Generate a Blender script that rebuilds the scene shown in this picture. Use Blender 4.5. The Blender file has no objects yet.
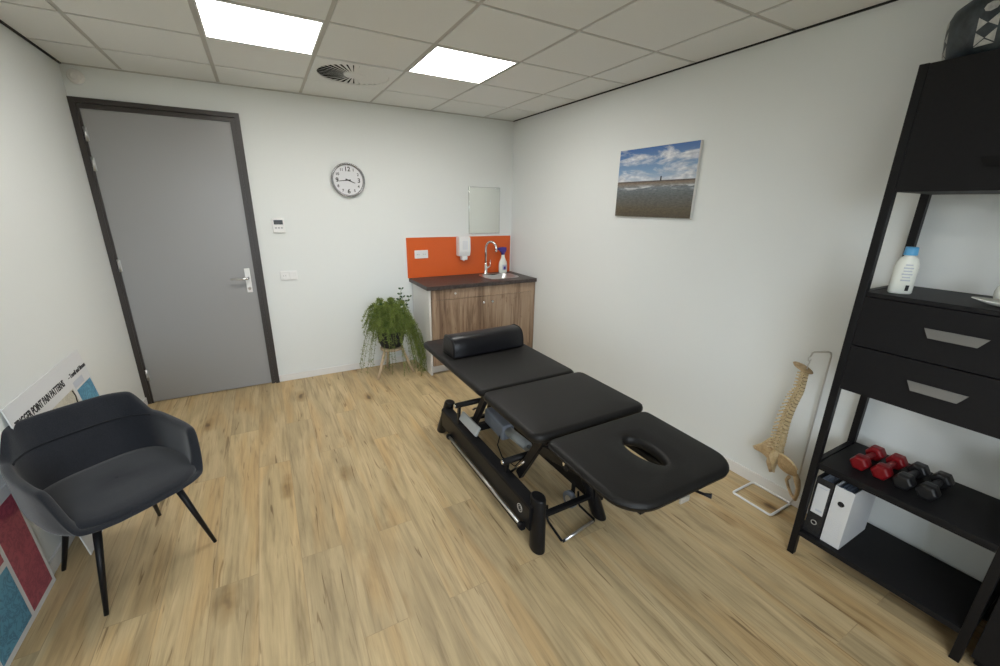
import bpy, bmesh, math, random
from mathutils import Vector, Matrix
PI = math.pi
rnd = random.Random(7)
C = bpy.context.scene.collection
sc = bpy.context.scene

# ------------------------------------------------------------------ materials
def mat(name, col, rough=0.5, metal=0.0, spec=0.5, emit=None, estr=1.0, trans=0, ior=1.45):
    m = bpy.data.materials.new(name); m.use_nodes = True
    b = m.node_tree.nodes['Principled BSDF']
    b.inputs['Base Color'].default_value = (*col, 1)
    b.inputs['Roughness'].default_value = rough
    b.inputs['Metallic'].default_value = metal
    b.inputs['Specular IOR Level'].default_value = spec
    b.inputs['Transmission Weight'].default_value = trans
    b.inputs['IOR'].default_value = ior
    if emit:
        b.inputs['Emission Color'].default_value = (*emit, 1)
        b.inputs['Emission Strength'].default_value = estr
    return m
class NT:
    def __init__(s, m): s.m = m; s.t = m.node_tree; s.n = s.t.nodes; s.l = s.t.links; s.b = s.n['Principled BSDF']
    def new(s, t, **k):
        n = s.n.new(t)
        for a, v in k.items(): setattr(n, a, v)
        return n
    def coord(s, scale=(1,1,1), rot=(0,0,0), loc=(0,0,0), kind='Object'):
        tc = s.new('ShaderNodeTexCoord'); mp = s.new('ShaderNodeMapping')
        mp.inputs['Scale'].default_value = scale; mp.inputs['Rotation'].default_value = rot; mp.inputs['Location'].default_value = loc
        s.l.new(tc.outputs[kind], mp.inputs[0]); return mp.outputs[0]
    def noise(s, vec, scale, detail=3, rough=.55, dist=0):
        n = s.new('ShaderNodeTexNoise'); n.inputs['Scale'].default_value = scale; n.inputs['Detail'].default_value = detail
        n.inputs['Roughness'].default_value = rough; n.inputs['Distortion'].default_value = dist
        s.l.new(vec, n.inputs['Vector']); return n.outputs['Fac']
    def ramp(s, fac, stops):
        r = s.new('ShaderNodeValToRGB'); e = r.color_ramp.elements
        while len(e) < len(stops): e.new(.5)
        for i, (p, c) in enumerate(stops): e[i].position = p; e[i].color = (*c, 1)
        s.l.new(fac, r.inputs[0]); return r.outputs[0]
    def mix(s, fac, a, b, mode='MIX'):
        n = s.new('ShaderNodeMix', data_type='RGBA', blend_type=mode)
        for i, v in ((0, fac), (6, a), (7, b)):
            if isinstance(v, (int, float)): n.inputs[i].default_value = v
            elif isinstance(v, tuple): n.inputs[i].default_value = (*v, 1)
            else: s.l.new(v, n.inputs[i])
        return n.outputs[2]
    def math(s, op, a, b=0.0):
        n = s.new('ShaderNodeMath', operation=op)
        for i, v in ((0, a), (1, b)):
            if isinstance(v, (int, float)): n.inputs[i].default_value = v
            else: s.l.new(v, n.inputs[i])
        return n.outputs[0]
    def bump(s, h, strength=.2, dist=.01):
        b = s.new('ShaderNodeBump'); b.inputs['Strength'].default_value = strength; b.inputs['Distance'].default_value = dist
        s.l.new(h, b.inputs['Height']); s.l.new(b.outputs[0], s.b.inputs['Normal'])
    def col(s, c): s.l.new(c, s.b.inputs['Base Color'])

def wall_mat():
    m = mat('white_paint', (.74,.765,.755), .75, spec=.3); t = NT(m)
    t.bump(t.noise(t.coord(), 220, 2), .08, .002); return m
def floor_mat():
    m = mat('oak_planks', (.5,.4,.28), .42, spec=.35); t = NT(m)
    v = t.coord(rot=(0,0,PI/2))
    br = t.new('ShaderNodeTexBrick'); br.offset = .37; br.offset_frequency = 2
    for k, x in (('Scale',1),('Brick Width',1.52),('Row Height',.19),('Mortar Size',.0016),('Mortar Smooth',.3),('Bias',0)): br.inputs[k].default_value = x
    br.inputs['Color1'].default_value = (0,0,0,1); br.inputs['Color2'].default_value = (1,1,1,1); br.inputs['Mortar'].default_value = (.5,.5,.5,1)
    t.l.new(v, br.inputs['Vector'])
    # shift grain per plank
    tc = t.new('ShaderNodeTexCoord')
    add = t.new('ShaderNodeVectorMath', operation='ADD'); sca = t.new('ShaderNodeVectorMath', operation='SCALE'); sca.inputs['Scale'].default_value = 7.3
    t.l.new(br.outputs['Color'], sca.inputs[0]); t.l.new(tc.outputs['Object'], add.inputs[0]); t.l.new(sca.outputs[0], add.inputs[1])
    def st(sx, sy):
        mp = t.new('ShaderNodeMapping'); mp.inputs['Scale'].default_value = (sx, sy, 1); t.l.new(add.outputs[0], mp.inputs[0]); return mp.outputs[0]
    broad = t.noise(st(4.2, .55), 1.5, 4, .58, 1.6)
    grain = t.noise(st(30, 1.6), 1.4, 4, .6, .9)
    fine = t.noise(st(150, 6), 1.0, 3, .7)
    hue = t.noise(st(6.5, .8), 1.0, 2, .5, .8)
    base = t.ramp(broad, [(.28,(.40,.325,.225)),(.44,(.52,.43,.30)),(.58,(.60,.495,.345)),(.76,(.66,.56,.41))])
    base = t.mix(t.ramp(hue, [(.50,(0,0,0)),(.66,(1,1,1))]), base, (.60,.405,.205), 'MIX')
    base = t.mix(.42, t.ramp(broad, [(.28,(.37,.31,.225)),(.44,(.50,.425,.31)),(.58,(.59,.50,.37)),(.76,(.65,.565,.43))]), base)
    g2 = t.ramp(grain, [(.30,(.62,.59,.55)),(.46,(.95,.95,.95)),(.72,(1.12,1.12,1.11))])
    c = t.mix(.8, base, g2, 'MULTIPLY')
    f2 = t.ramp(fine, [(.3,(.86,.85,.84)),(.65,(1.05,1.05,1.05))])
    c = t.mix(.5, c, f2, 'MULTIPLY')
    vo = t.new('ShaderNodeTexVoronoi'); vo.inputs['Scale'].default_value = 1; vo.inputs['Randomness'].default_value = 1
    warp = t.new('ShaderNodeVectorMath', operation='ADD'); wn_ = t.new('ShaderNodeTexNoise'); wn_.inputs['Scale'].default_value = 5; wn_.inputs['Detail'].default_value = 3
    t.l.new(st(1, 1), wn_.inputs['Vector']); ws = t.new('ShaderNodeVectorMath', operation='SCALE'); ws.inputs['Scale'].default_value = .35; t.l.new(wn_.outputs['Color'], ws.inputs[0])
    t.l.new(st(4.4, 1.5), warp.inputs[0]); t.l.new(ws.outputs[0], warp.inputs[1]); t.l.new(warp.outputs[0], vo.inputs['Vector'])
    kn = t.ramp(vo.outputs['Distance'], [(.0,(.16,.13,.11)),(.045,(.30,.25,.21)),(.10,(.72,.65,.56)),(.22,(1,1,1))])
    c = t.mix(.95, c, kn, 'MULTIPLY')
    crk = t.noise(st(26, 1.5), 1.15, 2, .5, 1.6)
    c = t.mix(.75, c, t.ramp(crk, [(.655,(1,1,1)),(.70,(.50,.44,.38)),(.76,(.30,.26,.22))]), 'MULTIPLY')
    tint = t.ramp(br.outputs['Color'], [(0,(.93,.935,.945)),(1,(1.05,1.04,1.01))])
    c = t.mix(1.0, c, tint, 'MULTIPLY')
    c = t.mix(t.math('MULTIPLY', br.outputs['Fac'], .35), c, (.20,.155,.11))
    c = t.mix(1.0, c, (.90,.825,.655), 'MULTIPLY')
    t.col(c)
    r = t.new('ShaderNodeMapRange'); r.inputs['To Min'].default_value = .40; r.inputs['To Max'].default_value = .58
    t.l.new(grain, r.inputs[0]); t.l.new(r.outputs[0], t.b.inputs['Roughness'])
    t.bump(t.math('SUBTRACT', fine, t.math('MULTIPLY', br.outputs['Fac'], 1.5)), .12, .002)
    return m
def fabric_mat(name, col, col2):
    m = mat(name, col, .92, spec=.15); t = NT(m); v = t.coord()
    n = t.noise(v, 420, 2, .7); n2 = t.noise(v, 9, 3)
    c = t.ramp(n, [(.35, col), (.68, col2)])
    t.col(t.mix(.5, c, t.ramp(n2, [(.3,(.8,.8,.8)),(.7,(1.15,1.15,1.15))]), 'MULTIPLY'))
    t.bump(n, .35, .002); t.b.inputs['Sheen Weight'].default_value = .25
    return m
def leather_mat(name, col, rough, spec=.4, s=160, st=.18):
    m = mat(name, col, rough, spec=spec); t = NT(m); v = t.coord()
    vo = t.new('ShaderNodeTexVoronoi'); vo.inputs['Scale'].default_value = s; t.l.new(v, vo.inputs['Vector'])
    t.bump(vo.outputs['Distance'], st, .0015); return m
def wood_mat(name, stops, sx=22, sz=1.6, rough=.55):
    m = mat(name, stops[0][1], rough, spec=.3); t = NT(m)
    a = t.noise(t.coord((sx, sx, sz)), 1, 5, .62, 1.2)
    b = t.noise(t.coord((3.2, 3.2, .35)), 1.6, 3, .55, .6)
    c = t.ramp(t.math('ADD', t.math('MULTIPLY', a, .5), t.math('MULTIPLY', b, .5)), stops)
    k = t.noise(t.coord((9, 9, 2.6)), 1, 2, .5, 2.5)
    t.col(t.mix(.8, c, t.ramp(k, [(.62,(1,1,1)),(.74,(.5,.44,.38))]), 'MULTIPLY'))
    return m
def speck_mat(name, a, b, s, rough, spec=.4):
    m = mat(name, a, rough, spec=spec); t = NT(m); n = t.noise(t.coord(), s, 4, .7)
    t.col(t.ramp(n, [(.35, a), (.7, b)])); return m

M = {}
M['wall'] = wall_mat()
M['ceil'] = speck_mat('ceiling_tile', (.76,.775,.76), (.80,.815,.80), 300, .9, .1)
M['tbar'] = mat('ceiling_grid', (.50,.49,.46), .6)
M['gap'] = mat('shadow_gap_profile', (.012,.012,.012), .8)
M['floor'] = floor_mat()
M['white'] = mat('white_plastic', (.78,.78,.77), .35)
M['skirt'] = mat('white_lacquer', (.74,.73,.71), .5)
M['door'] = mat('grey_laminate', (.30,.30,.30), .30, spec=.5)
M['frame'] = mat('dark_brown_paint', (.042,.036,.033), .38)
M['chrome'] = mat('chrome', (.75,.75,.76), .16, 1.0)
M['steel'] = mat('brushed_steel', (.6,.6,.6), .32, 1.0)
M['edgegrey'] = mat('ground_glass_edge', (.28,.30,.28), .4)
M['rimgrey'] = mat('polished_grey_metal', (.36,.36,.37), .25, 1.0)
M['lipgrey'] = mat('grey_lacquered_metal', (.17,.165,.155), .45, .3)
M['alu'] = mat('matt_aluminium', (.62,.61,.59), .42, .7)
M['black'] = mat('black_powder_coat', (.0075,.0075,.0085), .42, spec=.25)
M['shelfb'] = speck_mat('black_wood_board', (.0085,.0085,.0095), (.011,.0105,.0115), 60, .5, .2)
M['leather'] = leather_mat('black_vinyl', (.0078,.0072,.0068), .50, .30)
M['bolster'] = leather_mat('glossy_black_vinyl', (.007,.007,.009), .36, .4, 60, .25)
M['fabric'] = fabric_mat('charcoal_wool', (.011,.0125,.0165), (.026,.028,.034))
M['piping'] = mat('dark_seam', (.006,.007,.010), .9)
M['cabwood'] = wood_mat('rustic_oak', [(.34,(.11,.070,.048)),(.45,(.225,.150,.100)),(.54,(.34,.240,.165)),(.66,(.44,.335,.235))])
M['standwood'] = wood_mat('pale_beech', [(.3,(.48,.36,.24)),(.7,(.66,.53,.38))], 30, 2)
M['counter'] = speck_mat('dark_slate_laminate', (.030,.022,.020), (.085,.070,.064), 45, .42)
M['orange'] = mat('orange_panel', (.66,.115,.022), .35)
M['glass_white'] = mat('mirror_glass', (.80,.83,.80), .06, 1.0)
M['blackgloss'] = mat('black_gloss', (.01,.01,.01), .25)
M['ink'] = mat('black_ink', (.012,.012,.014), .7)
M['paper'] = mat('white_paper_board', (.66,.67,.68), .5)
M['face'] = mat('clock_face', (.70,.71,.73), .4)
M['pink'] = None
M['bone'] = speck_mat('bone_resin', (.55,.42,.23), (.76,.63,.41), 55, .5)
M['disccol'] = mat('vertebra_gap_shade', (.16,.11,.06), .7)  # disc column coloured dark to paint the shade in gaps between vertebrae
M['disc'] = mat('cartilage', (.55,.50,.40), .6)
M['bonedark'] = speck_mat('dark_bone_resin', (.36,.25,.13), (.60,.45,.27), 30, .55)  # darker brown resin for the skull base and hip bones
M['red'] = mat('red_vinyl_coating', (.17,.003,.006), .42)
M['dbblack'] = mat('black_vinyl_coating', (.012,.012,.013), .35)
M['pot'] = speck_mat('dark_woven_pot', (.010,.010,.010), (.035,.033,.03), 80, .8)
M['leafa'] = speck_mat('fern_green', (.08,.13,.022), (.27,.33,.075), 12, .55)
M['leafb'] = speck_mat('dark_leaf', (.03,.075,.03), (.07,.13,.05), 12, .5)
M['stem'] = mat('fern_stem', (.15,.17,.05), .7)
M['vase'] = speck_mat('smoky_glaze', (.012,.018,.022), (.045,.058,.066), 14, .45)
M['vasewhite'] = speck_mat('pale_glaze', (.28,.29,.28), (.50,.50,.47), 30, .5)
M['blue'] = mat('sky_blue_plastic', (.10,.38,.70), .35)
M['navy'] = mat('violet_blue_plastic', (.06,.035,.26), .35)
M['label'] = mat('label_print', (.50,.53,.60), .5)
M['greybox'] = mat('pale_grey_plastic', (.36,.38,.38), .45)
M['bluegrey'] = mat('blue_grey_plastic', (.20,.22,.255), .4)
M['ceramic'] = mat('white_ceramic', (.80,.82,.76), .25)
M['lamp'] = mat('lit_diffuser', (.9,.9,.9), .5, emit=(1.0,.975,.93), estr=20.0)
M['void'] = mat('dark_duct', (.006,.006,.006), .95, spec=.1)
M['binderblk'] = speck_mat('marbled_black_board', (.010,.010,.011), (.03,.03,.032), 70, .55)
M['binderwht'] = mat('white_board', (.62,.63,.64), .5)
M['sheets'] = mat('plastic_sleeves', (.20,.24,.32), .3)
M['stonegrey'] = mat('grey_exterior', (.3,.3,.3), .9)
def print_mat(name, a, b, s=30):
    m = mat(name, a, .45); t = NT(m)
    n = t.noise(t.coord((1,1,1)), s, 5, .7, 1.5)
    t.col(t.ramp(n, [(.40, a), (.48, b), (.53, a), (.62, a)])); return m
M['pink'] = print_mat('rose_chart_print', (.40,.085,.125), (.25,.05,.085), 16)
M['sky'] = print_mat('blue_chart_print', (.10,.32,.48), (.05,.17,.28), 20)
M['cream'] = print_mat('cream_chart_print', (.55,.53,.44), (.42,.40,.33), 22)

# ------------------------------------------------------------------ mesh builder
class B:
    def __init__(s): s.bm = bmesh.new(); s.mi = 0; s.T = Matrix.Identity(4)
    def v(s, p): return s.bm.verts.new(s.T @ Vector(p))
    def f(s, vs, smooth=False):
        try: f = s.bm.faces.new(vs)
        except ValueError: return None
        f.material_index = s.mi; f.smooth = smooth; return f
    def box(s, a, b, bev=0, seg=2):
        x0,x1 = sorted((a[0],b[0])); y0,y1 = sorted((a[1],b[1])); z0,z1 = sorted((a[2],b[2]))
        v = [s.v(p) for p in ((x0,y0,z0),(x1,y0,z0),(x1,y1,z0),(x0,y1,z0),(x0,y0,z1),(x1,y0,z1),(x1,y1,z1),(x0,y1,z1))]
        fs = [s.f([v[i] for i in q]) for q in ((3,2,1,0),(4,5,6,7),(0,1,5,4),(1,2,6,5),(2,3,7,6),(3,0,4,7))]
        if bev:
            es = list({e for f in fs for e in f.edges})
            r = bmesh.ops.bevel(s.bm, geom=es, offset=bev, segments=seg, profile=.5, affect='EDGES')
            for f in r['faces']: f.material_index = s.mi; f.smooth = True
        return v
    def quad(s, pts): return s.f([s.v(p) for p in pts])
    def rings(s, rings, closed=True, cap0=True, cap1=True, smooth=True):
        R = [[s.v(p) for p in r] for r in rings]; n = len(R[0])
        for a, b in zip(R, R[1:]):
            for i in range(n if closed else n-1):
                j = (i+1) % n; s.f([a[i], a[j], b[j], b[i]], smooth)
        if cap0: s.f(list(reversed(R[0])))
        if cap1: s.f(R[-1])
        return R
    def tube(s, pts, r, n=10, caps=True, closed=False):
        pts = [Vector(p) for p in pts]; m = len(pts)
        rr = r if isinstance(r, (list, tuple)) else [r]*m
        rings = []; up = None
        for i, p in enumerate(pts):
            if closed: d = (pts[(i+1) % m]-pts[i-1])
            else: d = pts[min(i+1, m-1)]-pts[max(i-1, 0)]
            d.normalize()
            if up is None: up = Vector((0,0,1)) if abs(d.z) < .9 else Vector((1,0,0))
            x = d.cross(up); 
            if x.length < 1e-5: x = d.cross(Vector((0,1,0)))
            x.normalize(); up = x.cross(d).normalized()
            rings.append([p + x*math.cos(2*PI*k/n)*rr[i] + up*math.sin(2*PI*k/n)*rr[i] for k in range(n)])
        if closed: rings.append(rings[0]); s.rings(rings, cap0=False, cap1=False)
        else: s.rings(rings, cap0=caps, cap1=caps)
    def cyl(s, a, b, r, n=24, r2=None): s.tube([a, b], [r, r if r2 is None else r2], n)
    def lathe(s, prof, c=(0,0,0), n=40, sx=1, sy=1, cap0=True, cap1=True):
        s.rings([[(c[0]+r*sx*math.cos(2*PI*k/n), c[1]+r*sy*math.sin(2*PI*k/n), c[2]+z) for k in range(n)] for r, z in prof], cap0=cap0, cap1=cap1)
    def prism(s, poly, axis, a, b):
        def P(u, w, t): return {'x': (t,u,w), 'y': (u,t,w), 'z': (u,w,t)}[axis]
        s.rings([[P(u,w,a) for u,w in poly], [P(u,w,b) for u,w in poly]], smooth=False)
    def ball(s, c, r, seg=16, ring=10, sc=(1,1,1), rot=None):
        pr = []
        rot = rot or Matrix.Identity(3)
        for i in range(1, ring):
            a = PI*i/ring
            pr.append([Vector(c)+rot@Vector((r*sc[0]*math.sin(a)*math.cos(2*PI*k/seg), r*sc[1]*math.sin(a)*math.sin(2*PI*k/seg), -r*sc[2]*math.cos(a))) for k in range(seg)])
        s.rings(pr)
    def build(s, name, mats, parent=None, loc=None):
        bmesh.ops.recalc_face_normals(s.bm, faces=s.bm.faces)
        me = bpy.data.meshes.new(name); s.bm.to_mesh(me); s.bm.free()
        for m in (mats if isinstance(mats, (list, tuple)) else [mats]): me.materials.append(M[m] if isinstance(m, str) else m)
        o = bpy.data.objects.new(name, me); C.objects.link(o)
        if parent: o.parent = parent
        if loc: o.location = loc
        return o
def bx(name, a, b, m, parent=None, bev=0):
    k = B(); k.box(a, b, bev); return k.build(name, m, parent)
def thing(name, label, cat, loc=(0,0,0), rz=0, group=None):
    o = bpy.data.objects.new(name, None); C.objects.link(o); o.empty_display_size = .1
    o.location = loc; o.rotation_euler = (0,0,rz); o['label'] = label; o['category'] = cat
    if group: o['group'] = group
    return o
def tag(o, label, cat, group=None):
    o['label'] = label; o['category'] = cat
    if group: o['group'] = group
    return o
def struct(o): o['kind'] = 'structure'; return o
def text_mesh(name, body, size, m, parent, mw, extrude=.0006, align='LEFT', sx=1.0, bold=0.0):
    cu = bpy.data.curves.new(name, 'FONT'); cu.body = body; cu.size = size; cu.extrude = extrude; cu.align_x = align; cu.align_y = 'CENTER'; cu.offset = bold
    to = bpy.data.objects.new(name, cu); C.objects.link(to)
    dg = bpy.context.evaluated_depsgraph_get(); dg.update()
    me = bpy.data.meshes.new_from_object(to.evaluated_get(dg)); bpy.data.objects.remove(to)
    me.transform(mw @ Matrix.Diagonal((sx,1,1,1))); me.name = name
    me.materials.clear(); me.materials.append(M[m])
    o = bpy.data.objects.new(name, me); C.objects.link(o); o.parent = parent; return o
def merged_text(name, items, m, parent):
    """items: (body, size, matrix, bold, sx) joined in ONE mesh"""
    bm = bmesh.new()
    for body, size, mw, bold, sx, al in items:
        cu = bpy.data.curves.new(name, 'FONT'); cu.body = body; cu.size = size; cu.extrude = .0004; cu.align_x = al; cu.align_y = 'CENTER'; cu.offset = bold
        to = bpy.data.objects.new(name, cu); C.objects.link(to)
        dg = bpy.context.evaluated_depsgraph_get(); dg.update()
        me = bpy.data.meshes.new_from_object(to.evaluated_get(dg)); bpy.data.objects.remove(to)
        me.transform(mw @ Matrix.Diagonal((sx,1,1,1))); bm.from_mesh(me); bpy.data.meshes.remove(me)
    me = bpy.data.meshes.new(name); bm.to_mesh(me); bm.free(); me.materials.clear(); me.materials.append(M[m])
    for p in me.polygons: p.material_index = 0
    o = bpy.data.objects.new(name, me); C.objects.link(o); o.parent = parent; return o
def frame_m(o, x, y):   # matrix with local x,y axes and origin
    x = Vector(x).normalized(); y = Vector(y); z = x.cross(y).normalized(); y = z.cross(x)
    return Matrix(((x[0],y[0],z[0],o[0]),(x[1],y[1],z[1],o[1]),(x[2],y[2],z[2],o[2]),(0,0,0,1)))
BACK = lambda x, y, z: frame_m((x,y,z), (1,0,0), (0,0,1))       # faces -y
def copy_tree(o, parent=None):
    c = o.copy(); C.objects.link(c)
    if parent: c.parent = parent
    for ch in [k for k in bpy.data.objects if k.parent == o]: copy_tree(ch, c)
    return c

# ------------------------------------------------------------------ room
W, H, F = 3.7135, 2.635, -5.75
GX, GY = .3777, .5144           # first ceiling grid lines from right / back wall
k = B(); k.box((-W-.1, F-.1, -.1), (.1, .1, 0)); struct(k.build('floor', 'floor'))
DL, DR, DT = -W, -2.668, 2.4218
k = B()
k.box((DR-.02, 0, 0), (.1, .12, H+.1)); k.box((-W-.1, 0, DT-.02), (DR-.02, .12, H+.1)); k.box((-W-.1, 0, 0), (-W, .12, DT-.02))
struct(k.build('wall_back', 'wall'))
struct(bx('wall_right', (0, F, 0), (.1, 0, H+.1), 'wall'))
struct(bx('wall_left', (-W-.1, F, 0), (-W, 0, H+.1), 'wall'))
WX0, WX1, WZ0, WZ1 = -3.55, -1.75, .85, 2.30
k = B()
k.box((-W-.1, F-.15, 0), (WX0, F, H+.1)); k.box((WX1, F-.15, 0), (.1, F, H+.1))
k.box((WX0, F-.15, 0), (WX1, F, WZ0)); k.box((WX0, F-.15, WZ1), (WX1, F, H+.1))
struct(k.build('wall_front', 'wall'))
wn = struct(thing('window_1', '', '', (0,0,0)))
for q in ('label', 'category'): del wn[q]
k = B()
for x in (WX0, (WX0*2+WX1)/3, (WX0+WX1*2)/3, WX1-.05): k.box((x, F-.12, WZ0), (x+.05, F-.06, WZ1))
k.box((WX0, F-.12, WZ0), (WX1, F-.06, WZ0+.05)); k.box((WX0, F-.12, WZ1-.05), (WX1, F-.06, WZ1))
k.build('window_frame', 'skirt', wn)
bx('window_sill', (WX0-.03, F-.05, WZ0-.03), (WX1+.03, F+.12, WZ0-.001), 'skirt', wn, .004)

# ceiling: exposed grid with tegular tiles
cols = [0] + [-GX-.6*i for i in range(6)] + [-W]
rows = [0] + [-GY-.6*i for i in range(9)] + [F]
LIGHTS = [(4, 2), (2, 2), (4, 8)]      # (grid line column to the right, row line behind) of each lit tile
VENT = (3, 1)
k = B(); k.mi = 1
zc0, zc1 = H+.006, H+.05; va, vb, vc, vd = cols[VENT[0]+1]+.03, cols[VENT[0]]-.03, rows[VENT[1]+1]+.03, rows[VENT[1]]-.03
for a, b in (((-W-.1, F-.1), (va, .1)), ((vb, F-.1), (.1, .1)), ((va, F-.1), (vb, vc)), ((va, vd), (vb, .1))): k.box((a[0], a[1], zc0), (b[0], b[1], zc1))
k.mi = 0
for i in range(len(cols)-1):
    for j in range(len(rows)-1):
        x1, x0 = cols[i]-(.012 if i else .0), cols[i+1]+(.012 if i+2 < len(cols) else .0)
        y1, y0 = rows[j]-(.012 if j else .0), rows[j+1]+(.012 if j+2 < len(rows) else .0)
        if (i, j) in LIGHTS or (i, j) == VENT: continue
        k.box((x0, y0, H), (x1, y1, H+.0062), .0015, 1)
struct(k.build('ceiling', ['ceil', 'tbar']))
for n, a, b in (('trim_1', (-.012, F, H-.008), (-.0005, -.0005, H-.0002)), ('trim_2', (-W+.0005, F, H-.009), (-W+.014, -.0005, H-.0002))):
    struct(bx(n, a, b, 'gap'))
struct(bx('trim_3', (-W+.015, -.010, H-.008), (-.013, -.0005, H-.0002), 'tbar'))
def ceil_light(i, j, lab):
    x1, x0 = cols[i]-.014, cols[i+1]+.014; y1, y0 = rows[j]-.014, rows[j+1]+.014
    t = thing('ceiling_light', lab, 'light', ((x0+x1)/2, (y0+y1)/2, H), group='square ceiling lights')
    k = B(); hx, hy, w = (x1-x0)/2, (y1-y0)/2, .010
    k.box((-hx,-hy,-.003), (hx,-hy+w,.0055)); k.box((-hx,hy-w,-.003), (hx,hy,.0055)); k.box((-hx,-hy+w,-.003), (-hx+w,hy-w,.0055)); k.box((hx-w,-hy+w,-.003), (hx,hy-w,.0055))
    k.build('light_frame', 'white', t)
    k = B(); k.box((-hx+w,-hy+w,-.001), (hx-w,hy-w,.005)); k.build('diffuser', 'lamp', t)
ceil_light(4, 2, 'lit square ceiling light panel above the grey door')
ceil_light(2, 2, 'lit square ceiling light panel to the right of the round air vent, nearer the sink')
# the room's other lit panel, over the window side
ceil_light(4, 8, 'lit square ceiling light panel closest to the window')
# swirl vent
vx, vy = -GX-1.5, -GY-.3
t = thing('ceiling_vent', 'round slotted air vent in a ceiling tile between the two lit panels', 'vent', (vx, vy, H))
k = B(); n = 56; R0 = .255; hw = .289
outer = []
for a in range(n):
    an = 2*PI*a/n; c, s_ = math.cos(an), math.sin(an); m_ = max(abs(c), abs(s_)); outer.append((hw*c/m_, hw*s_/m_))
k.rings([[(x,y,.0055) for x,y in outer], [(x,y,-.004) for x,y in outer], [(R0*math.cos(2*PI*a/n), R0*math.sin(2*PI*a/n), -.004) for a in range(n)], [(R0*math.cos(2*PI*a/n), R0*math.sin(2*PI*a/n), .0055) for a in range(n)]], cap0=False, cap1=False, smooth=False)
k.build('vent_plate', 'ceil', t)
k = B(); k.lathe([(.07, -.006), (.072, .004)], n=32); k.build('vent_hub', 'ceil', t)
k = B(); n = 40
k.rings([[(r_*math.cos(2*PI*a/n), r_*math.sin(2*PI*a/n), z) for a in range(n)] for r_, z in ((.262,.004),(.262,.12),(.01,.12))], cap0=False); k.build('duct_opening', 'void', t)
k = B(); NV = 34
for a in range(NV):
    an = 2*PI*a/NV; rd = Vector((math.cos(an), math.sin(an), 0)); tg = Vector((-rd.y, rd.x, 0))
    def pt(r, s_, z): return rd*r + tg*s_ + Vector((0,0,z))
    ring = []
    for rr_, hw_ in ((.070,.0054),(.252,.0185)):
        ring.append([pt(rr_, hw_, -.0035), pt(rr_, hw_, -.0020), pt(rr_, -hw_, -.0020+.52*hw_), pt(rr_, -hw_, -.0035+.52*hw_)])
    k.rings(ring, smooth=False)
k.build('vent_vanes', 'ceil', t)

# baseboards
struct(bx('baseboard_back', (DR+.001, -.012, 0), (-1.30, -.0002, .068), 'skirt', None, .002))
struct(bx('baseboard_right', (-.012, F+.01, 0), (-.0002, -.62, .075), 'skirt', None, .002))
struct(bx('baseboard_left', (-W+.0002, F+.01, 0), (-W+.010, -.01, .068), 'skirt', None, .002))

# door
struct(bx('unseen_door_backing', (-W-.1, .121, 0), (DR+.1, .16, H), 'wall'))  # unseen slab added behind the doorway to block light leaking round the leaf
d = struct(thing('door_1', '', '', (0,0,0)))
for q in ('label', 'category'): del d[q]
LL, LR, LT = -3.66, -2.743, 2.342
k = B()
def frm(x0, x1, zt, y0, y1, wdt):
    k.box((x0, y0, 0), (x0+wdt, y1, zt)); k.box((x1-wdt, y0, 0), (x1, y1, zt)); k.box((x0+wdt, y0, zt-wdt), (x1-wdt, y1, zt))
frm(-W+.001, DR, DT, -.024, .0, .034); frm(-W+.018, DR-.030, DT-.030, -.004, .10, .014); frm(-W+.022, DR-.042, DT-.042, -.016, .10, .028)
k.build('door_frame', 'frame', d)
bx('door_leaf', (-W+.045, -.004, .006), (DR-.060, .036, DT-.066), 'door', d, .002)
for z in (2.18, 1.975, 1.215, .265):
    k = B(); k.cyl((LL-.004, -.012, z-.05), (LL-.004, -.012, z+.05), .008, 12)
    for zz in (-.017, .017): k.cyl((LL-.004, -.012, z+zz-.002), (LL-.004, -.012, z+zz+.002), .0095, 12)
    k.box((LL-.016, -.010, z-.045), (LL+.010, -.005, z+.045)); k.build('hinge', 'steel', d)
hd = B(); hd.box((-2.815, -.014, .925), (-2.772, -.0045, 1.145), .004); h_ = hd.build('door_handle', 'white', d); h_['label'] = 'satin backplate with lever and lock'
k = B(); k.tube([(-2.792, -.012, 1.06), (-2.792, -.058, 1.06), (-2.80, -.066, 1.06), (-2.83, -.066, 1.06), (-2.925, -.062, 1.06)], [.011, .010, .011, .010, .009], 12); k.build('lever', 'chrome', h_)
k = B(); k.cyl((-2.793, -.0235, .962), (-2.793, -.013, .962), .013, 20); k.build('lock_cylinder', 'chrome', h_)

# ------------------------------------------------------------------ things on the back wall
t = thing('wall_clock', 'round silver framed wall clock with black numerals on the back wall', 'clock', (-1.842, -.001, 1.936))
k = B(); n = 64
prof = [(.150,0),(.155,-.012),(.155,-.030),(.149,-.038),(.141,-.036),(.136,-.026),(.134,-.012)]
k.rings([[(r*math.cos(2*PI*a/n), y, r*math.sin(2*PI*a/n)) for a in range(n)] for r, y in prof], cap0=True, cap1=False); k.build('clock_rim', 'rimgrey', t)
k = B(); k.rings([[(r*math.cos(2*PI*a/n), y, r*math.sin(2*PI*a/n)) for a in range(n)] for r, y in ((.136,-.002),(.136,-.013))]); k.build('clock_face', 'face', t)
items = []
for h in range(1, 13):
    a = PI/2-2*PI*h/12; big = h % 3 == 0; r = .100 if big else .108
    items.append((str(h), .056 if big else .034, BACK(r*math.cos(a), -.0136, r*math.sin(a)-(.002)), -.0 + (.0012 if big else .0008), 1, 'CENTER'))
for it in items: merged_text('numeral', [it], 'ink', t)
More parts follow.
